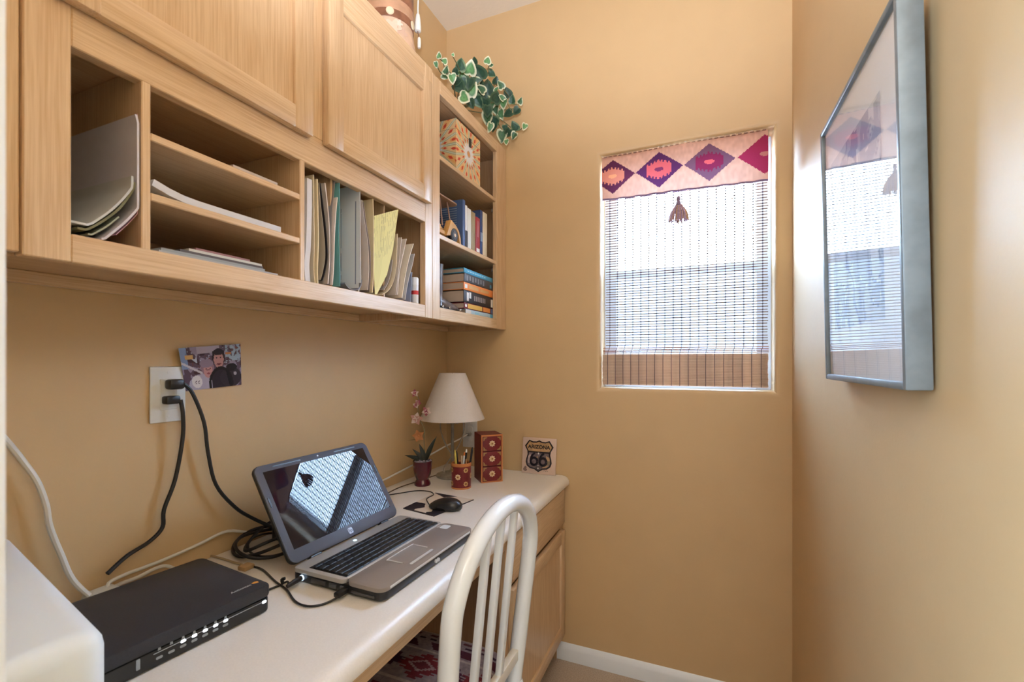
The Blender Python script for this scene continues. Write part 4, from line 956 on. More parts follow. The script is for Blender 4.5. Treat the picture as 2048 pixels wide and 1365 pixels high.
# first cubby: curled papers
pinkwhite = paper((206, 202, 212), 'newsprint', .6)
sheet('magazine', 'large pale magazine curling up the side of the first cubby', 'magazine', [(272, 229), (282, 270), (289, 320), (288, 370), (281, 408), (255, 440), (222, 468), (203, 482)], pinkwhite, .003, .300, .05, 0, None, FLR + .002, 6, -1.4055)
sheet('paper_sheet', 'pink edged sheet behind the large curled magazine', 'paper', [(284, 232), (287, 270), (292, 320), (291.5, 372), (285, 412), (262, 442), (232, 470)], paper((196, 150, 160), 'pink'), .001, .292, .06, 0, None, FLR + .001, 6, -1.4022)
sheet('magazine', 'grey white magazine folded over in the first cubby, above the green one', 'magazine', [(276, 356), (258, 384), (228, 416), (192, 442), (160, 460), (141, 470)], paper((196, 198, 198), 'greywhite'), .003, .298, .07, 0, None, FLR + .018, 6, -1.412)
sheet('magazine', 'olive green magazine curled at the bottom of the first cubby', 'magazine', [(274, 366), (260, 390), (238, 418), (208, 441), (178, 458), (155, 469)], paper((120, 118, 92), 'olive'), .003, .296, .08, 0, None, FLR + .011, 6, -1.4085)
sheet('magazine', 'pale thin magazine lying under the olive green one', 'magazine', [(238, 434), (214, 453), (193, 465), (176, 474)], paper((176, 186, 178), 'palegreen'), .002, .292, .09, 0, None, FLR + .0065, 6, -1.412)
# middle cubby
def flat_stack(name, label, cat, u0, u1, v0, v1, z0, z1, m, x0=.10, x1=.288, skew=0, curl=0):
    ya_ = yz(u0, v0, x1)[0]; yb_ = yz(u1, v1, x1)[0]
    prof = [(ya_ + (yb_ - ya_) * k / 10, (z0 + z1) / 2 + curl * max(0, (1 - k / 3)) ** 2) for k in range(11)]
    o = obj(name, G().ribbon(prof, x1, x0, z1 - z0), m); props(o, label, cat); return o
S1, S2 = 1.5937, 1.4997
flat_stack('paper_pad', 'thin white paper pad on the upper middle cubby shelf', 'paper', 466, 555, 340, 365, S1 + .0008, S1 + .008, paper((188, 176, 170), 'pad'), .12, .29)
flat_stack('paper_bundle', 'white paper bundle with a curled end on the lower cubby shelf', 'paper', 306, 562, 378, 460, S2 + .0008, S2 + .0125, paper((206, 206, 212), 'bundle'), .10, .292, 0, .013)
mags = thing
for i, (u0, u1, z0, z1, rgb, lb, xb, xf, curl) in enumerate([
    (318, 556, .0006, .0050, (168, 168, 172), 'bottom flat grey magazine of the stack in the middle cubby', .08, .291, 0),
    (322, 530, .0054, .0105, (150, 156, 160), 'blue grey magazine second from the bottom of the middle cubby stack', .09, .286, 0),
    (360, 526, .0110, .0150, (96, 92, 96), 'dark covered magazine third in the middle cubby stack', .10, .284, 0),
    (378, 524, .0154, .0200, (200, 200, 196), 'white edged magazine near the top of the middle cubby stack', .10, .282, 0),
    (392, 500, .0204, .0240, (150, 112, 118), 'pink covered booklet on top of the middle cubby stack', .11, .280, 0)]):
    flat_stack('magazine', lb, 'magazine', u0, u1, 500, 540, FLR + z0, FLR + z1, paper(rgb, 'mag%d' % i), xb, xf, 0, curl)
# file section, each leaf standing between the dividers, front edge traced top to bottom
cream = paper((216, 200, 172), 'cream'); white = paper((216, 214, 218), 'white'); wh2 = paper((204, 194, 188), 'offwhite'); man = paper((222, 206, 170), 'manila')
sheet('booklet', 'thick white booklet standing at the left end of the file section', 'booklet', [(619, 358), (619, 420), (617, 490), (614, 530), (616, 566)], white, .0135, .290, .09, 0, None, FLR + .0005)
sheet('file_folder', 'cream folder right of the thick white booklet', 'folder', [(627, 350), (628, 420), (629, 490), (628, 540), (631, 570)], cream, .003, .284, .06, 0, None, FLR + .0005)
sheet('file_folder', 'manila folder with papers beside the black edged newsletter', 'folder', [(634.5, 358), (636, 420), (637, 480), (635, 540), (636, 568)], man, .003, .288, .06, 0, None, FLR + .0005)
sheet('newsletter', 'newsletter with a curved black edge in the file section', 'newsletter', [(640.5, 366), (646, 410), (652, 460), (655, 510), (651, 540), (645, 561)], paper((40, 36, 38), 'black'), .0018, .2905, .10, 0, None, FLR + .001)
sheet('paper_sheet', 'printed grey and white sheet behind the black edged newsletter', 'paper', [(638.3, 366), (641.5, 410), (647.3, 460), (650.3, 510), (646.4, 540), (641.2, 560)], paper((170, 160, 146), 'printed'), .001, .2905, .10, 0, None, FLR + .001)
sheet('file_folder', 'beige folder between the newsletter and the grey pages', 'folder', [(650, 366), (655, 410), (659, 460), (659.5, 520), (656, 568)], wh2, .003, .288, .06, 0, None, FLR + .0005)
sheet('paper_sheet', 'grey printed page with a bent corner rising left of the teal folder', 'paper', [(671, 357), (667.5, 390), (664, 430), (662.5, 470), (662.3, 520), (660.3, 570)], paper((150, 146, 148), 'greyprint'), .0012, .284, .05, 0, None, FLR + .0005)
sheet('envelope', 'white envelope with a coral stripe left of the teal folder', 'envelope', [(675, 395), (671.5, 430), (669, 480), (667.5, 530), (665, 570)], paper((226, 216, 212), 'envwhite'), .0025, .289, .08, 0, None, FLR + .0005)
sheet('file_folder', 'teal folder leaning in the middle of the file section', 'folder', [(679, 366), (678.5, 420), (678, 470), (679, 520), (680, 573)], paper((104, 162, 166), 'teal'), .0016, .292, .07, 0, None, FLR + .0005)
fm = sheet('certificate', 'white bordered certificate page facing the room right of the teal folder', 'paper', [(720, 370), (720.5, 420), (721, 470), (721.5, 520), (722, 566)], paper((222, 224, 230), 'cert'), .0012, .291, .10, 0, None, FLR + .008)
def cert_col(U, V):
    a = paint(U.shape, (222, 224, 230)); e = np.minimum(np.minimum(U * .19, (1 - U) * .19), np.minimum(V * .235, (1 - V) * .235))
    put(a, (abs(e - .010) < .0016), (120, 128, 150))
    row = np.mod(U * 17, 1); nz = vnoise(U, V, 17, 40, 21); put(a, (row < .45) & (nz > .35) & (e > .018) & (U > .3), (186, 192, 206))
    return a
yc_ = yz(720, 420, .291)[0]
props(obj('print', grid_mesh(60, 70, flatpos((.290, yc_ - .0030, FLR + .012), (-.19, 0, 0), (0, .0010, .232)), cert_col), printmat('matte_print', .7, .2), fm, 0))
sheet('magazine', 'rolled grey magazine lying under the certificate page', 'magazine', [(690, 566), (700, 578), (714, 580), (722, 572), (724, 560)], paper((126, 126, 134), 'greymag'), .003, .288, .12, 0, None, FLR + .001)
sheet('paper_sheet', 'bent white page right of the certificate', 'paper', [(724, 400), (729, 440), (736, 490), (738, 540), (735.5, 580)], wh2, .0015, .289, .08, 0, None, FLR + .0005)
sheet('paper_sheet', 'newsprint page with dark print between the bent white page and manila folder', 'paper', [(727, 405), (733, 450), (740, 495), (741.7, 540), (739, 584)], paper((150, 136, 132), 'newsdark'), .0015, .286, .08, 0, None, FLR + .0005)
sheet('file_folder', 'tall manila folder left of the yellow page', 'folder', [(746, 398), (747, 440), (747.5, 500), (747, 550), (745, 586)], man, .0025, .290, .08, 0, None, FLR + .0005)
def yel_pos(U, V):
    # left edge and right edge traced top to bottom, bottom curling under
    Lp = [(748.5, 432), (748, 470), (747.5, 510), (748, 550), (750, 589)]; Rp = [(797, 419), (792, 455), (786, 500), (774, 550), (754, 589)]
    k = (1 - V) * 4; f = lambda A, c: np.interp(k, range(5), [p[c] for p in A])
    u = f(Lp, 0) * (1 - U) + f(Rp, 0) * U; v = f(Lp, 1) * (1 - U) + f(Rp, 1) * U
    x = .2885 + .007 * U * np.clip(V * 1.5, 0, 1); a = (u - U0) / F; b = -(v - V0) / F; dx = a * _c - _s; t = (x - CX) / dx
    return [x, CY + (a * _s + _c) * t, np.maximum(CZ + b * t, FLR + .001)]
def yel_col(U, V):
    a = paint(U.shape, (228, 220, 158)); put(a, (np.mod(U * 13, 1) < .14), (212, 204, 146)); put(a, (np.mod(U * 13, 1) < .4) & (V > .45) & (vnoise(U, V, 13, 26, 31) > .52), (196, 188, 138)); return a
yl = obj('legal_page', grid_mesh(40, 60, yel_pos, yel_col), printmat('legal_print', .8, .2), None, 0); props(yl, 'yellow lined page curling across the front of the file section', 'paper')
ys_ = yl.modifiers.new('thick', 'SOLIDIFY'); ys_.thickness = .0008
sheet('file_folder', 'cream folder curled round behind the yellow page', 'folder', [(795, 468), (794, 500), (793, 530), (788, 560), (778, 580), (764, 590)], cream, .002, .2895, .09, 0, None, FLR + .0008)
sheet('paper_sheet', 'grey paper inside the curled cream folder', 'paper', [(785, 520), (782, 545), (776, 566), (768, 580)], paper((176, 172, 176), 'grey2'), .0015, .288, .10, 0, None, FLR + .004)
ex_ = [('white envelope slanting right of the yellow page', [(813, 478), (806, 510), (799, 545), (795, 590)], (212, 200, 190), .0028), ('tall cream envelope slanting right in the last file slot', [(827, 488), (819, 515), (811, 550), (804, 596)], (220, 208, 190), .0025),
       ('grey white envelope rounded at its top in the last file slot', [(829, 508), (825, 530), (817, 560), (810, 600)], (186, 184, 188), .0025), ('short off white letter behind the slanting envelopes', [(803, 475), (800, 510), (796, 550), (792, 590)], (196, 184, 176), .0025)]
for lb, px, rgb, th in ex_: sheet('envelope', lb, 'envelope', px, paper(rgb, 'env' + str(rgb[0])), th, .289, .10, 0, None, FLR + .0005)
fl_ = sheet('leaflet', 'small blue grey leaflet with a red triangle low in the last file slot', 'leaflet', [(824, 545), (823, 570), (821, 606)], paper((140, 150, 176), 'leafblue'), .002, .2885, .14, 0, None, FLR + .0005)
y_ = yz(823, 590, .2885)[0]
obj('red_mark', G().prism([(0, 0), (.012, 0), (.012, .018)], 0, .0006, Matrix(((-1, 0, 0, .286), (0, 0, -1, y_ - .0012), (0, 1, 0, FLR + .01), (0, 0, 0, 1)))), mat('print_red', (.55, .03, .03), .6), fl_)
gs = thing('glue_stick', 'white glue stick with red print at the right end of the file section', 'glue stick', (.274, yz(832, 570, .28)[0], FLR))
gy = yz(832, 570, .28)[0]
obj('tube', G().lathe([(.002, 0), (.0105, 0), (.0108, .002), (.0108, .062), (.002, .062)], 20, (.276, gy, FLR)), mat('glue_white', (.74, .76, .80), .3), gs)
obj('cap', G().lathe([(.0112, .060), (.0112, .080), (.009, .0835), (.002, .084)], 20, (.276, gy, FLR)), mat('glue_cap', (.80, .84, .90), .3), gs)
obj('label_band', G().lathe([(.0110, .030), (.0110, .042)], 20, (.276, gy, FLR), cap=False), mat('print_red'), gs)

# ------------------------------------------------------------------ shelf unit contents
SA, SB, SC = 1.917, 1.655, 1.4098
# star patterned box
ys0, ys1 = -.415, -.227; ZS = SA + .0008; hs = .180
sb = thing('star_box', 'square box painted with radiating star pattern on the top shelf', 'box', (.2, -.32, ZS))
obj('body', BX((.102, ys0, ZS), (.288, ys1, ZS + hs), .0015, 1), mat('box_tan', (.60, .40, .22), .55), sb)
def star_col(U, V):
    x = (U - .5) * 2; y = (V - .5) * 2; r = np.sqrt(x * x + y * y); a = np.arctan2(y, x); c = paint(U.shape, (226, 190, 142))
    k = np.mod(a / (2 * PI) * 16, 1); kd = abs(k - .5) * 2     # 0 mid sector, 1 at border
    w_ = np.clip(.75 - r * .45, .12, .75)
    put(c, (kd > 1 - w_ * .8) & (r > .3), (166, 168, 138)); put(c, (kd > 1 - w_ * .35) & (r > .3), (206, 206, 182))
    put(c, (r > .3) & (np.mod(np.floor(a / (2 * PI) * 16), 2) == 0) & (kd < .5) & (r > .75), (230, 176, 112))
    rd = abs(r - .52) / .11 + kd / .42; put(c, rd < 1, (206, 74, 52)); rd = abs(r - .92) / .15 + kd / .36; put(c, rd < 1, (208, 78, 54)); rd = abs(r - 1.25) / .12 + kd / .3; put(c, rd < 1, (208, 78, 54))
    wr = .39 + .07 * np.cos(a * 16); put(c, r < wr, (226, 224, 226)); put(c, r < .14, (196, 172, 150)); put(c, r < .10, (212, 150, 96))
    return c
me = grid_mesh(110, 110, flatpos((.2886, ys0, ZS), (0, ys1 - ys0, 0), (0, 0, hs)), star_col); obj('painted_face', me, printmat('painted_print', .5, .3), sb, 0)
me = grid_mesh(110, 110, flatpos((.102, ys0 - .0006, ZS), (.186, 0, 0), (0, 0, hs)), star_col); obj('painted_face', me, printmat('painted_print'), sb, 0)
obj('lid_seam', BX((.1005, ys0 - .001, ZS + hs * .80), (.2896, ys1 + .001, ZS + hs * .805)), mat('seam_brown', (.25, .15, .08), .7), sb)
obj('clasp', G().box((.2886, -.322, ZS + hs * .66), (.2935, -.306, ZS + hs * .84), .002), mat('clasp_black', (.03, .025, .02), .4), sb)
dkb = thing('book', 'dark navy book standing at the left of the star box', 'book', (.2, -.52, SA))
def book(lb, lo, hi, cover, group=None, spine='x', upright=True, thick=.0025, letters=None, back=None, fore=True):
    """hard block of pages inside a cover; the spine faces the room (+x)"""
    t = thing('book', lb, 'book', ((lo[0] + hi[0]) / 2, (lo[1] + hi[1]) / 2, lo[2]), 0, group); e = thick
    if upright:
        obj('cover_board', BX((lo[0], lo[1], lo[2]), (hi[0], lo[1] + e, hi[2]), .0006, 1), cover, t); obj('cover_board', BX((lo[0], hi[1] - e, lo[2]), (hi[0], hi[1], hi[2]), .0006, 1), back or cover, t)
        obj('spine', G().box((hi[0] - e, lo[1] + e * .5, lo[2]), (hi[0] + .001, hi[1] - e * .5, hi[2]), min(.0025, (hi[1] - lo[1]) * .3), 2), cover, t)
        obj('pages', BX((lo[0] + .004, lo[1] + e, lo[2] + .003), (hi[0] - e, hi[1] - e, hi[2] - .003)), paper((206, 192, 168), 'pages'), t)
    else:
        obj('cover_board', BX((lo[0], lo[1], lo[2]), (hi[0], hi[1], lo[2] + e), .0006, 1), cover, t); obj('cover_board', BX((lo[0], lo[1], hi[2] - e), (hi[0], hi[1], hi[2]), .0006, 1), back or cover, t)
        obj('spine', G().box((hi[0] - e, lo[1], lo[2] + e * .3), (hi[0] + .001, hi[1], hi[2] - e * .3), min(.0025, (hi[2] - lo[2]) * .3), 2), cover, t)
        obj('pages', BX((lo[0] + .004, lo[1] + .003, lo[2] + e), (hi[0] - e, hi[1] - .003, hi[2] - e)), paper((190, 172, 158), 'pages2'), t)
    if letters:
        for (a0, a1, b0, b1, m) in letters:
            dy = hi[1] - lo[1]; dz = hi[2] - lo[2]
            obj('spine_print', BX((hi[0] + .0008, lo[1] + dy * a0, lo[2] + dz * b0), (hi[0] + .0015, lo[1] + dy * a1, lo[2] + dz * b1)), m, t)
    return t
def cov(name, rgb, rough=.45): return mat('cover_' + name, lin(rgb), rough, .4)
C.objects.unlink(dkb); bpy.data.objects.remove(dkb)
book('dark navy book standing at the left of the star box', (.12, -.556, SA + .0006), (.2785, -.524, SA + .175), cov('navy', (34, 38, 58)))
B0 = SB + .0006
g_ = 'books on the middle shelf'
M_wl = mat('print_white', (.75, .74, .72), .6)
dots = [(0.02, .5, .2 + .0 * k, .2, M_wl) for k in range(0)]
tall = book('wide blue book standing next to the wooden toy tractor', (.07, -.3640, B0), (.287, -.3450, SB + .172), cov('blue', (72, 96, 142)), g_)
for k in range(16): obj('cover_print', BX((.10, -.3646, B0 + .020 + k * .0085), (.262, -.3640, B0 + .0225 + k * .0085)), mat('print_paleblue', (.26, .33, .46), .6), tall)
up = [('thin white book with a black lower spine in the middle shelf row', -.3440, -.3270, .157, (226, 226, 226), [(.0, 1, .0, .40, mat('print_black', (.02, .02, .025), .5))]),
      ('plain white book beside the olive one in the middle shelf row', -.3255, -.2970, .152, (220, 218, 210), None),
      ('olive tan book in the middle shelf row', -.2955, -.2630, .149, (156, 140, 108), None),
      ('red book with white marks low on its spine', -.2600, -.2235, .139, (158, 48, 56), [(.15, .85, .03, .13, M_wl), (.3, .7, .45, .9, mat('print_pinkish', (.45, .14, .16), .6))]),
      ('navy blue tall book behind the red one', -.2220, -.2000, .176, (46, 66, 112), [(.1, .9, .3, .5, mat('print_paleblue'))]),
      ('cream book with worn edge at the right end of the middle shelf row', -.1985, -.1600, .176, (214, 198, 168), None)]
for lb, a_, b_, h_, rgb, let in up: book(lb, (.12, a_, B0), (.286, b_, B0 + h_), cov('c%d_%d' % (rgb[0], rgb[1]), rgb), g_, letters=let)
# lower stack
g_ = 'books stacked on the lower shelf'
M_bk = mat('print_black'); M_or2 = mat('print_orange', (.72, .26, .05), .5); M_ye = mat('print_yellow', (.70, .42, .08), .5); M_sk = mat('print_sky', (.12, .40, .58), .5)
st = [('pale blue and white book at the bottom of the lower stack', .0006, .0205, -.068, (170, 196, 206), [(.0, .16, .12, .88, mat('print_cream', (.66, .62, .56), .6)), (.80, 1., .05, .95, M_sk), (.3, .42, .3, .7, mat('print_sky2', (.25, .52, .66), .5))], .10, -.327),
      ('dark red book with yellow and orange spine labels, second from the bottom', .0212, .0440, -.072, (110, 26, 34), [(.10, .55, .12, .88, M_ye), (.58, .82, .12, .88, M_or2), (.02, .07, .3, .7, M_wl), (.85, .95, .1, .9, mat('print_blue', (.08, .13, .30), .5))], .15, -.338),
      ('thick black book with white lettering in the lower stack', .0446, .0905, -.074, (34, 30, 36), [(.08, .14, .15, .85, M_wl), (.155, .21, .4, .9, M_wl)] + [(.30 + k * .055, .335 + k * .055, .28, .70, mat('print_dim', (.30, .27, .27), .6)) for k in range(7)] + [(.86, .93, .1, .8, M_wl)], .13, -.341),
      ('orange spined book in the lower stack', .0912, .1200, -.078, (232, 140, 70), [(.03, .10, .25, .75, M_wl), (.15, .45, .25, .75, mat('print_gold', (.66, .36, .14), .6)), (.5, .8, .3, .7, mat('print_gold'))], .13, -.342),
      ('dark grey book under the sky blue one in the lower stack', .1206, .1540, -.086, (66, 66, 72), [(.06 + .09 * k, .11 + .09 * k, .2 + .1 * (k % 2), .8, mat('print_grey', (.22, .22, .23), .6)) for k in range(7)] + [(.86, .92, .2, .6, M_sk)], .14, -.337),
      ('sky blue book on top of the lower stack', .1546, .1725, -.092, (70, 160, 200), [(.1 + .08 * k, .16 + .08 * k, .35, .65, mat('print_sky3', (.35, .62, .75), .5)) for k in range(8)], .14, -.340)]
for lb, z0, z1, yb_, rgb, let, xb, ya_ in st: book(lb, (xb, ya_, SC + z0), (.2785, yb_, SC + z1), cov('s%d_%d' % (rgb[0], rgb[1]), rgb), g_, upright=False, letters=let)
# boot ornament
bo = thing('boot_ornament', 'grey brown boot figurine in front of the stacked books', 'figurine', (.27, -.44, SC))
M_bt = mat('boot_pewter', (.10, .075, .068), .35, .6, metal=.15, noise=.6, nscale=35, bump=.3, bscale=60)
bx_ = .2565; BZ = SC + .0006
obj('shaft', G().tube([(bx_, -.492, BZ + .012), (bx_, -.490, BZ + .045), (bx_, -.494, BZ + .085), (bx_, -.500, BZ + .125), (bx_, -.503, BZ + .152)], [.022, .019, .023, .027, .030], 16, 4), M_bt, bo, 60)
obj('foot', G().tube([(bx_, -.512, BZ + .020), (bx_, -.488, BZ + .026), (bx_, -.455, BZ + .024), (bx_, -.415, BZ + .018), (bx_, -.375, BZ + .014), (bx_, -.350, BZ + .011)], [.014, .022, .022, .019, .015, .006], 14, 4, None, .9), M_bt, bo, 60)
obj('sole', G().prism([(-.515, -.016), (-.48, -.02), (-.42, -.022), (-.37, -.016), (-.345, -.004), (-.345, .004), (-.37, .016), (-.42, .022), (-.48, .02), (-.515, .016)], 0, .007, Matrix(((0, 1, 0, bx_), (1, 0, 0, 0), (0, 0, 1, BZ), (0, 0, 0, 1))), .001), mat('boot_sole', (.04, .04, .035), .4), bo)
obj('heel', G().box((bx_ - .015, -.514, BZ), (bx_ + .015, -.490, BZ + .014), .002), mat('boot_sole'), bo)
for yy in (-.485, -.44, -.365): obj('stud', G().ball((bx_ + .020, yy, BZ + .011), .005, 8), mat('stud_silver', (.6, .6, .6), .2, metal=.8), bo)
for sg in (-1, 1): obj('pull_strap', G().tube([(bx_ + sg * .012, -.530, BZ + .150), (bx_ + sg * .012, -.534, BZ + .162), (bx_ + sg * .012, -.526, BZ + .170)], .004, 6, 3), M_bt, bo)
# toy tractor with canopy
ty = thing('toy_tractor', 'yellow wooden toy tractor with black wheels and a roof on thin posts', 'toy', (.25, -.44, SB))
M_ty = mat('toy_wood_yellow', (.62, .34, .11), .45, noise=.08, nscale=40); TZ = SB + .001
YX = Matrix(((0, 0, 1, 0), (1, 0, 0, 0), (0, 1, 0, TZ), (0, 0, 0, 1)))
obj('chassis', G().prism([(-.535, .016), (-.465, .016), (-.462, .022), (-.470, .030), (-.535, .030)], .215, .275, YX, .002), M_ty, ty)
for xx in (.262, .205):
    arch = [(-.470, .012), (-.462, .030), (-.440, .074), (-.425, .069), (-.405, .062), (-.385, .048), (-.372, .026), (-.370, .004), (-.378, .004)] + [(-.414 + .030 * math.cos(a), .018 + .032 * math.sin(a)) for a in [math.radians(d) for d in range(0, 181, 20)]]
    obj('fender', G().prism(arch[::-1], xx, xx + .022, YX, .0015), M_ty, ty)
    wh = obj('wheel', G().lathe([(.003, -.008), (.022, -.008), (.026, -.005), (.026, .005), (.022, .008), (.003, .008)], 24, M=Matrix.Translation((xx + .012, -.413, TZ + .0262)) @ Matrix.Rotation(PI / 2, 4, 'Y')), mat('toy_tyre', (.022, .020, .020), .45), ty)
    obj('hub', G().lathe([(.006, -.010), (.006, .010)], 14, M=Matrix.Translation((xx + .012, -.413, TZ + .0262)) @ Matrix.Rotation(PI / 2, 4, 'Y')), mat('toy_hub', (.66, .50, .34), .5), wh)
    obj('tyre_rim', G().lathe([(.015, -.0092), (.015, .0092)], 18, M=Matrix.Translation((xx + .012, -.413, TZ + .0262)) @ Matrix.Rotation(PI / 2, 4, 'Y')), mat('toy_rim', (.06, .055, .055), .35), wh)
    wf = obj('wheel', G().lathe([(.003, -.006), (.013, -.006), (.015, -.003), (.015, .003), (.013, .006), (.003, .006)], 20, M=Matrix.Translation((xx + .010, -.520, TZ + .0152)) @ Matrix.Rotation(PI / 2, 4, 'Y')), mat('toy_tyre'), ty)
obj('bonnet', G().box((.222, -.535, TZ + .030), (.268, -.478, TZ + .052), .006, 3), M_ty, ty)
obj('seat_block', G().box((.224, -.440, TZ + .028), (.264, -.400, TZ + .046), .004), M_ty, ty)
M_rod = mat('toy_rod', (.30, .17, .12), .5)
for xx in (.272, .216):
    obj('post', G().tube([(xx, -.428, TZ + .070), (xx - .002, -.447, TZ + .136)], .0026, 8, 0), M_rod, ty)
    obj('post', G().tube([(xx, -.480, TZ + .045), (xx - .002, -.494, TZ + .136)], .0026, 8, 0), M_rod, ty)
obj('roof', G().prism(rrect(.200, -.535, .288, -.395, .018), TZ + .135, TZ + .1405, None, .0015), mat('toy_roof', (.34, .19, .11), .5), ty)

# ------------------------------------------------------------------ leather drum on the cabinet top
ZTP = 2.1515
dx_, dy_ = .165, -.628
dr = thing('leather_drum', 'round leather covered drum with bands and white tassels on the cabinet top', 'drum', (dx_, dy_, ZTP))
M_lth = mat('leather_brown', (.26, .105, .055), .42, .4, noise=.3, nscale=25); M_ltn = mat('leather_tan', (.50, .28, .17), .45, noise=.2, nscale=20); M_hide = mat('rawhide', (.66, .45, .32), .5, noise=.15, nscale=25)
obj('body', G().lathe([(.002, 0), (.088, 0), (.090, .012), (.084, .08), (.0765, .125), (.0745, .15), (.0725, .36), (.002, .36)], 40, (dx_, dy_, ZTP)), M_hide, dr)
obj('leather_wrap', G().lathe([(.0745, .140), (.0770, .143), (.0762, .25), (.0765, .395), (.075, .398), (.0725, .398)], 40, (dx_, dy_, ZTP), cap=False), M_lth, dr)
obj('band', G().lathe([(.0768, .166), (.0788, .168), (.0794, .180), (.0782, .183), (.0788, .187), (.0782, .199), (.0765, .201)], 40, (dx_, dy_, ZTP), cap=False), M_ltn, dr)
obj('top_rim', G().lathe([(.060, .39), (.078, .39), (.080, .40), (.078, .412), (.060, .412)], 40, (dx_, dy_, ZTP)), M_ltn, dr)
M_bn = mat('bone_button', (.72, .62, .44), .4)
ca = math.atan2(CY - dy_, CX - dx_)
for da, z in ((.02, .156), (1.15, .156), (-1.1, .156)):
    a = ca + da; obj('button', G().lathe([(.002, 0), (.012, 0), (.0125, .002), (.010, .0045), (.002, .005)], 18, M=frameM((dx_ + .0768 * math.cos(a), dy_ + .0768 * math.sin(a), ZTP + z), (-math.sin(a), math.cos(a), 0), (0, 0, 1))), M_bn, dr)
for da, z, r, c in ((.15, .108, .020, (.72, .52, .40)), (.50, .100, .016, (.60, .40, .30)), (.36, .124, .010, (.76, .60, .50))):
    a = ca + da; obj('painted_figure', G().prism(flowerpoly(r, 5, .3), 0, .0010, frameM((dx_ + .0800 * math.cos(a), dy_ + .0800 * math.sin(a), ZTP + z), (-math.sin(a), math.cos(a), 0), (0, 0, 1))), mat('figure_%d' % int(c[0] * 100), c, .6), dr)
ra = ca + PI / 2 + .10
tx, ty_ = dx_ + .091 * math.cos(ra), dy_ + .091 * math.sin(ra)
M_yarn = mat('white_yarn', (.80, .76, .70), .85, bump=.6, bscale=220)
tz = obj('yarn_tassel', G().lathe([(.002, .060), (.006, .056), (.0085, .040), (.011, .012), (.0105, .002), (.007, 0), (.001, .0)], 16, (tx, ty_, ZTP + .168)), M_yarn, dr)
obj('yarn_string', G().tube([(dx_ + .077 * math.cos(ra), dy_ + .077 * math.sin(ra), ZTP + .40), (tx, ty_, ZTP + .36), (tx, ty_, ZTP + .226)], .0026, 6, 3), M_yarn, dr)
ra2 = ra - .12
obj('yarn_tassel', G().lathe([(.001, .036), (.005, .032), (.006, .010), (.0045, 0), (.001, 0)], 12, (dx_ + .094 * math.cos(ra2), dy_ + .094 * math.sin(ra2), ZTP + .108)), M_yarn, dr)
obj('yarn_string', G().tube([(tx, ty_, ZTP + .170), (dx_ + .090 * math.cos(ra2), dy_ + .090 * math.sin(ra2), ZTP + .158), (dx_ + .094 * math.cos(ra2), dy_ + .094 * math.sin(ra2), ZTP + .143)], .0016, 6, 3), mat('leather_thong', (.20, .10, .06), .6), dr)

# ------------------------------------------------------------------ variegated ivy on the shelf unit
iv = thing('trailing_ivy', 'variegated green and cream ivy trailing over the corner shelf unit top', 'plant', (.20, -.26, 2.1345))
obj('pot', G().lathe([(.002, 0), (.050, 0), (.062, .055), (.066, .058), (.066, .066), (.058, .066), (.054, .05), (.002, .048)], 28, (.17, -.26, 2.1345)), mat('ivy_pot', (.16, .08, .05), .6), iv)
M_leaf = printmat('ivy_leaf', .4, .4, trans=.18)
HEART = [(0, 0), (.20, -.10), (.42, -.02), (.50, .20), (.46, .42), (.34, .64), (.18, .84), (0, 1.0)]
def leafmesh(cen, edge, shp=1.0, fold=.25, curl=.3):
    out = [(x * shp, y) for x, y in HEART]; full = out + [(-x, y) for x, y in out[-2:0:-1]]
    cxy = (0, .38); rings = [1, .82, .60, .3]; vs = []; cols = []
    hz_ = lambda x, y: abs(x) * fold - curl * (y - .2) ** 2 * .5
    for f in rings:
        for x, y in full:
            X = cxy[0] + (x - cxy[0]) * f; Y = cxy[1] + (y - cxy[1]) * f; vs.append((X, Y, hz_(X, Y)))
            cols.append(edge if f == 1 or (f == .82 and random.random() < .75) else cen if f > .5 else tuple(c * 1.15 for c in cen))
    vs.append((cxy[0], cxy[1], hz_(*cxy))); cols.append(cen); n = len(full); fs = []
    for k in range(3):
        for i in range(n): fs.append((k * n + i, k * n + (i + 1) % n, (k + 1) * n + (i + 1) % n, (k + 1) * n + i))
    for i in range(n): fs.append((3 * n + i, 3 * n + (i + 1) % n, len(vs) - 1))
    me = bpy.data.meshes.new('leaf'); me.from_pydata(vs, [], fs); ca_ = me.color_attributes.new('print', 'FLOAT_COLOR', 'POINT')
    for i, c in enumerate(cols): ca_.data[i].color = (*lin(c), 1)
    me.materials.append(M_leaf); me.shade_smooth(); return me
LM_ = [leafmesh((98, 146, 94), (236, 236, 208)), leafmesh((66, 104, 74), (220, 224, 192), .9), leafmesh((42, 70, 54), (70, 96, 72), 1.0, .2), leafmesh((84, 128, 88), (226, 228, 198), .8, .35, .6), leafmesh((48, 82, 66), (120, 146, 112), .9, .3, .4)]
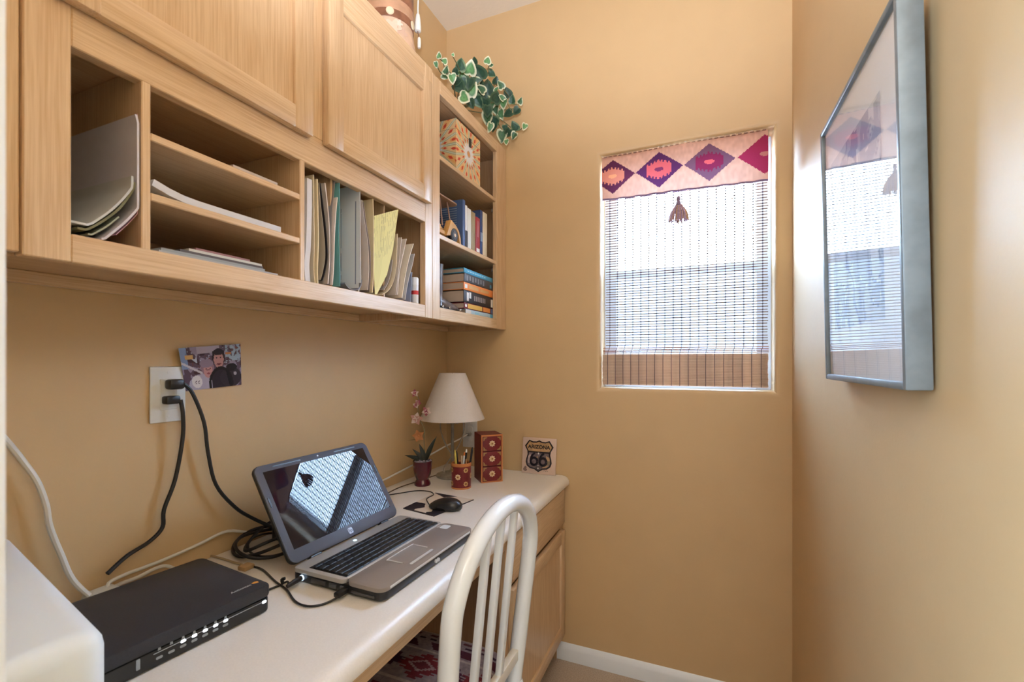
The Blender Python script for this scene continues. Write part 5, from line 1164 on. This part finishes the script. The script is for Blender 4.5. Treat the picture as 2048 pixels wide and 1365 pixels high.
LV = [(90, 150, 55, .1, 0), (145, 205, 60, .6, 0), (60, 240, 55, 2.8, 3), (225, 142, 30, .3, 0), (160, 300, 75, .4, 1), (150, 350, 80, 2.0, 3), (215, 375, 85, 2.8, 0), (300, 245, 110, .1, 4), (435, 205, 60, 0, 2), (395, 275, 120, .2, 0), (330, 350, 105, 1.2, 0), (480, 320, 135, -.4, 2), (250, 300, 60, .3, 2), (562, 200, 70, .2, 0), (596, 245, 45, 1.5, 1), (600, 330, 75, 1.9, 4), (642, 398, 65, .1, 2), (690, 440, 80, -.6, 1), (405, 480, 130, .6, 0), (560, 470, 125, 0, 2), (290, 460, 120, 2.4, 2), (500, 540, 120, -.2, 2), (335, 565, 105, 2.0, 0), (440, 395, 90, -1.2, 3), (400, 620, 80, 2.8, 2), (595, 620, 120, 3.3, 3), (470, 600, 110, 2.7, 4), (500, 480, 95, -1.1, 1), (640, 560, 110, .3, 2), (715, 620, 90, 3.4, 0), (755, 515, 85, -.4, 2), (802, 582, 75, .2, 4), (880, 597, 62, .3, 1), (842, 690, 72, 3.9, 2), (690, 720, 100, 2.9, 3), (762, 720, 85, -1.8, 2), (560, 760, 120, 3.4, 1), (620, 810, 130, 3.5, 4), (585, 850, 85, 3.3, 3), (700, 935, 110, 3.2, 1), (762, 905, 80, 3.6, 2), (825, 845, 90, -.5, 4), (818, 932, 70, 3.7, 1), (742, 995, 50, 2.8, 0), (920, 845, 60, 3.4, 0), (650, 480, 60, .8, 3), (560, 690, 100, 2.9, 2), (640, 680, 85, 3.0, 1), (700, 560, 70, -.8, 3), (380, 420, 110, 3.3, 2), (320, 410, 90, 2.6, 4), (470, 410, 95, -.3, 2), (270, 400, 80, 1.4, 2), (530, 620, 100, 3.5, 2), (730, 860, 60, 3.0, 4)]
xs_ = []
for i, (zx, zy, sz, ang, kind) in enumerate(LV):
    u, v = 860 + zx / 4.873, 80 + zy / 4.873
    # leaves hug the unit's top on the left and spill over its front on the right
    x = min(.36, .245 + .085 * (zx / 900) + random.uniform(-.02, .03)); p = at(u, v, x=x)
    k = 0
    while (p.y > -.055 or (p.z < 2.175 and x < .325)) and k < 60:
        x = x + .01 if p.y > -.055 else x + .01
        p = at(u, v, x=x); k += 1
    d_ = (p - Vector((CX, CY, CZ))); depth = d_.dot(fwd); L_ = sz / 4.873 * depth / F * 1.12
    d2 = dirx * math.sin(ang) + UPV * math.cos(ang); nn = (-d_.normalized() + Vector((random.uniform(-.45, .45), random.uniform(-.3, .3), random.uniform(-.1, .55)))).normalized()
    ey_ = (d2 - nn * d2.dot(nn)).normalized(); ex2 = ey_.cross(nn)
    M = Matrix((ex2, ey_, nn)).transposed().to_4x4() @ Matrix.Scale(L_, 4); M.translation = p - ey_ * (L_ * .42)
    lf = bpy.data.objects.new('leaf', LM_[kind]); C.objects.link(lf); lf.parent = iv; lf.matrix_local = WM[iv.name].inverted() @ M
    xs_.append((p - ey_ * (L_ * .40), p))
# stems
root = Vector((.17, -.26, 2.195)); M_st = mat('ivy_stem', (.16, .15, .07), .6)
def stem(idx, r=.0019):
    pts = [root, root + Vector((.03, .0, .03))] + [xs_[i][0] - (xs_[i][1] - Vector((CX, CY, CZ))).normalized() * -.004 for i in idx]; pts = [tuple(p) for p in pts]
    obj('stem', G().tube(pts, r, 6, 3), M_st, iv)
for idx in ((6, 4, 1, 0), (6, 5, 2), (10, 7, 3), (11, 14, 13), (9, 8), (19, 16, 17, 30, 31, 32), (21, 25, 34, 33), (18, 22, 24), (26, 36, 37, 39, 40), (37, 41, 44), (28, 29, 35), (11, 15)): stem(idx)
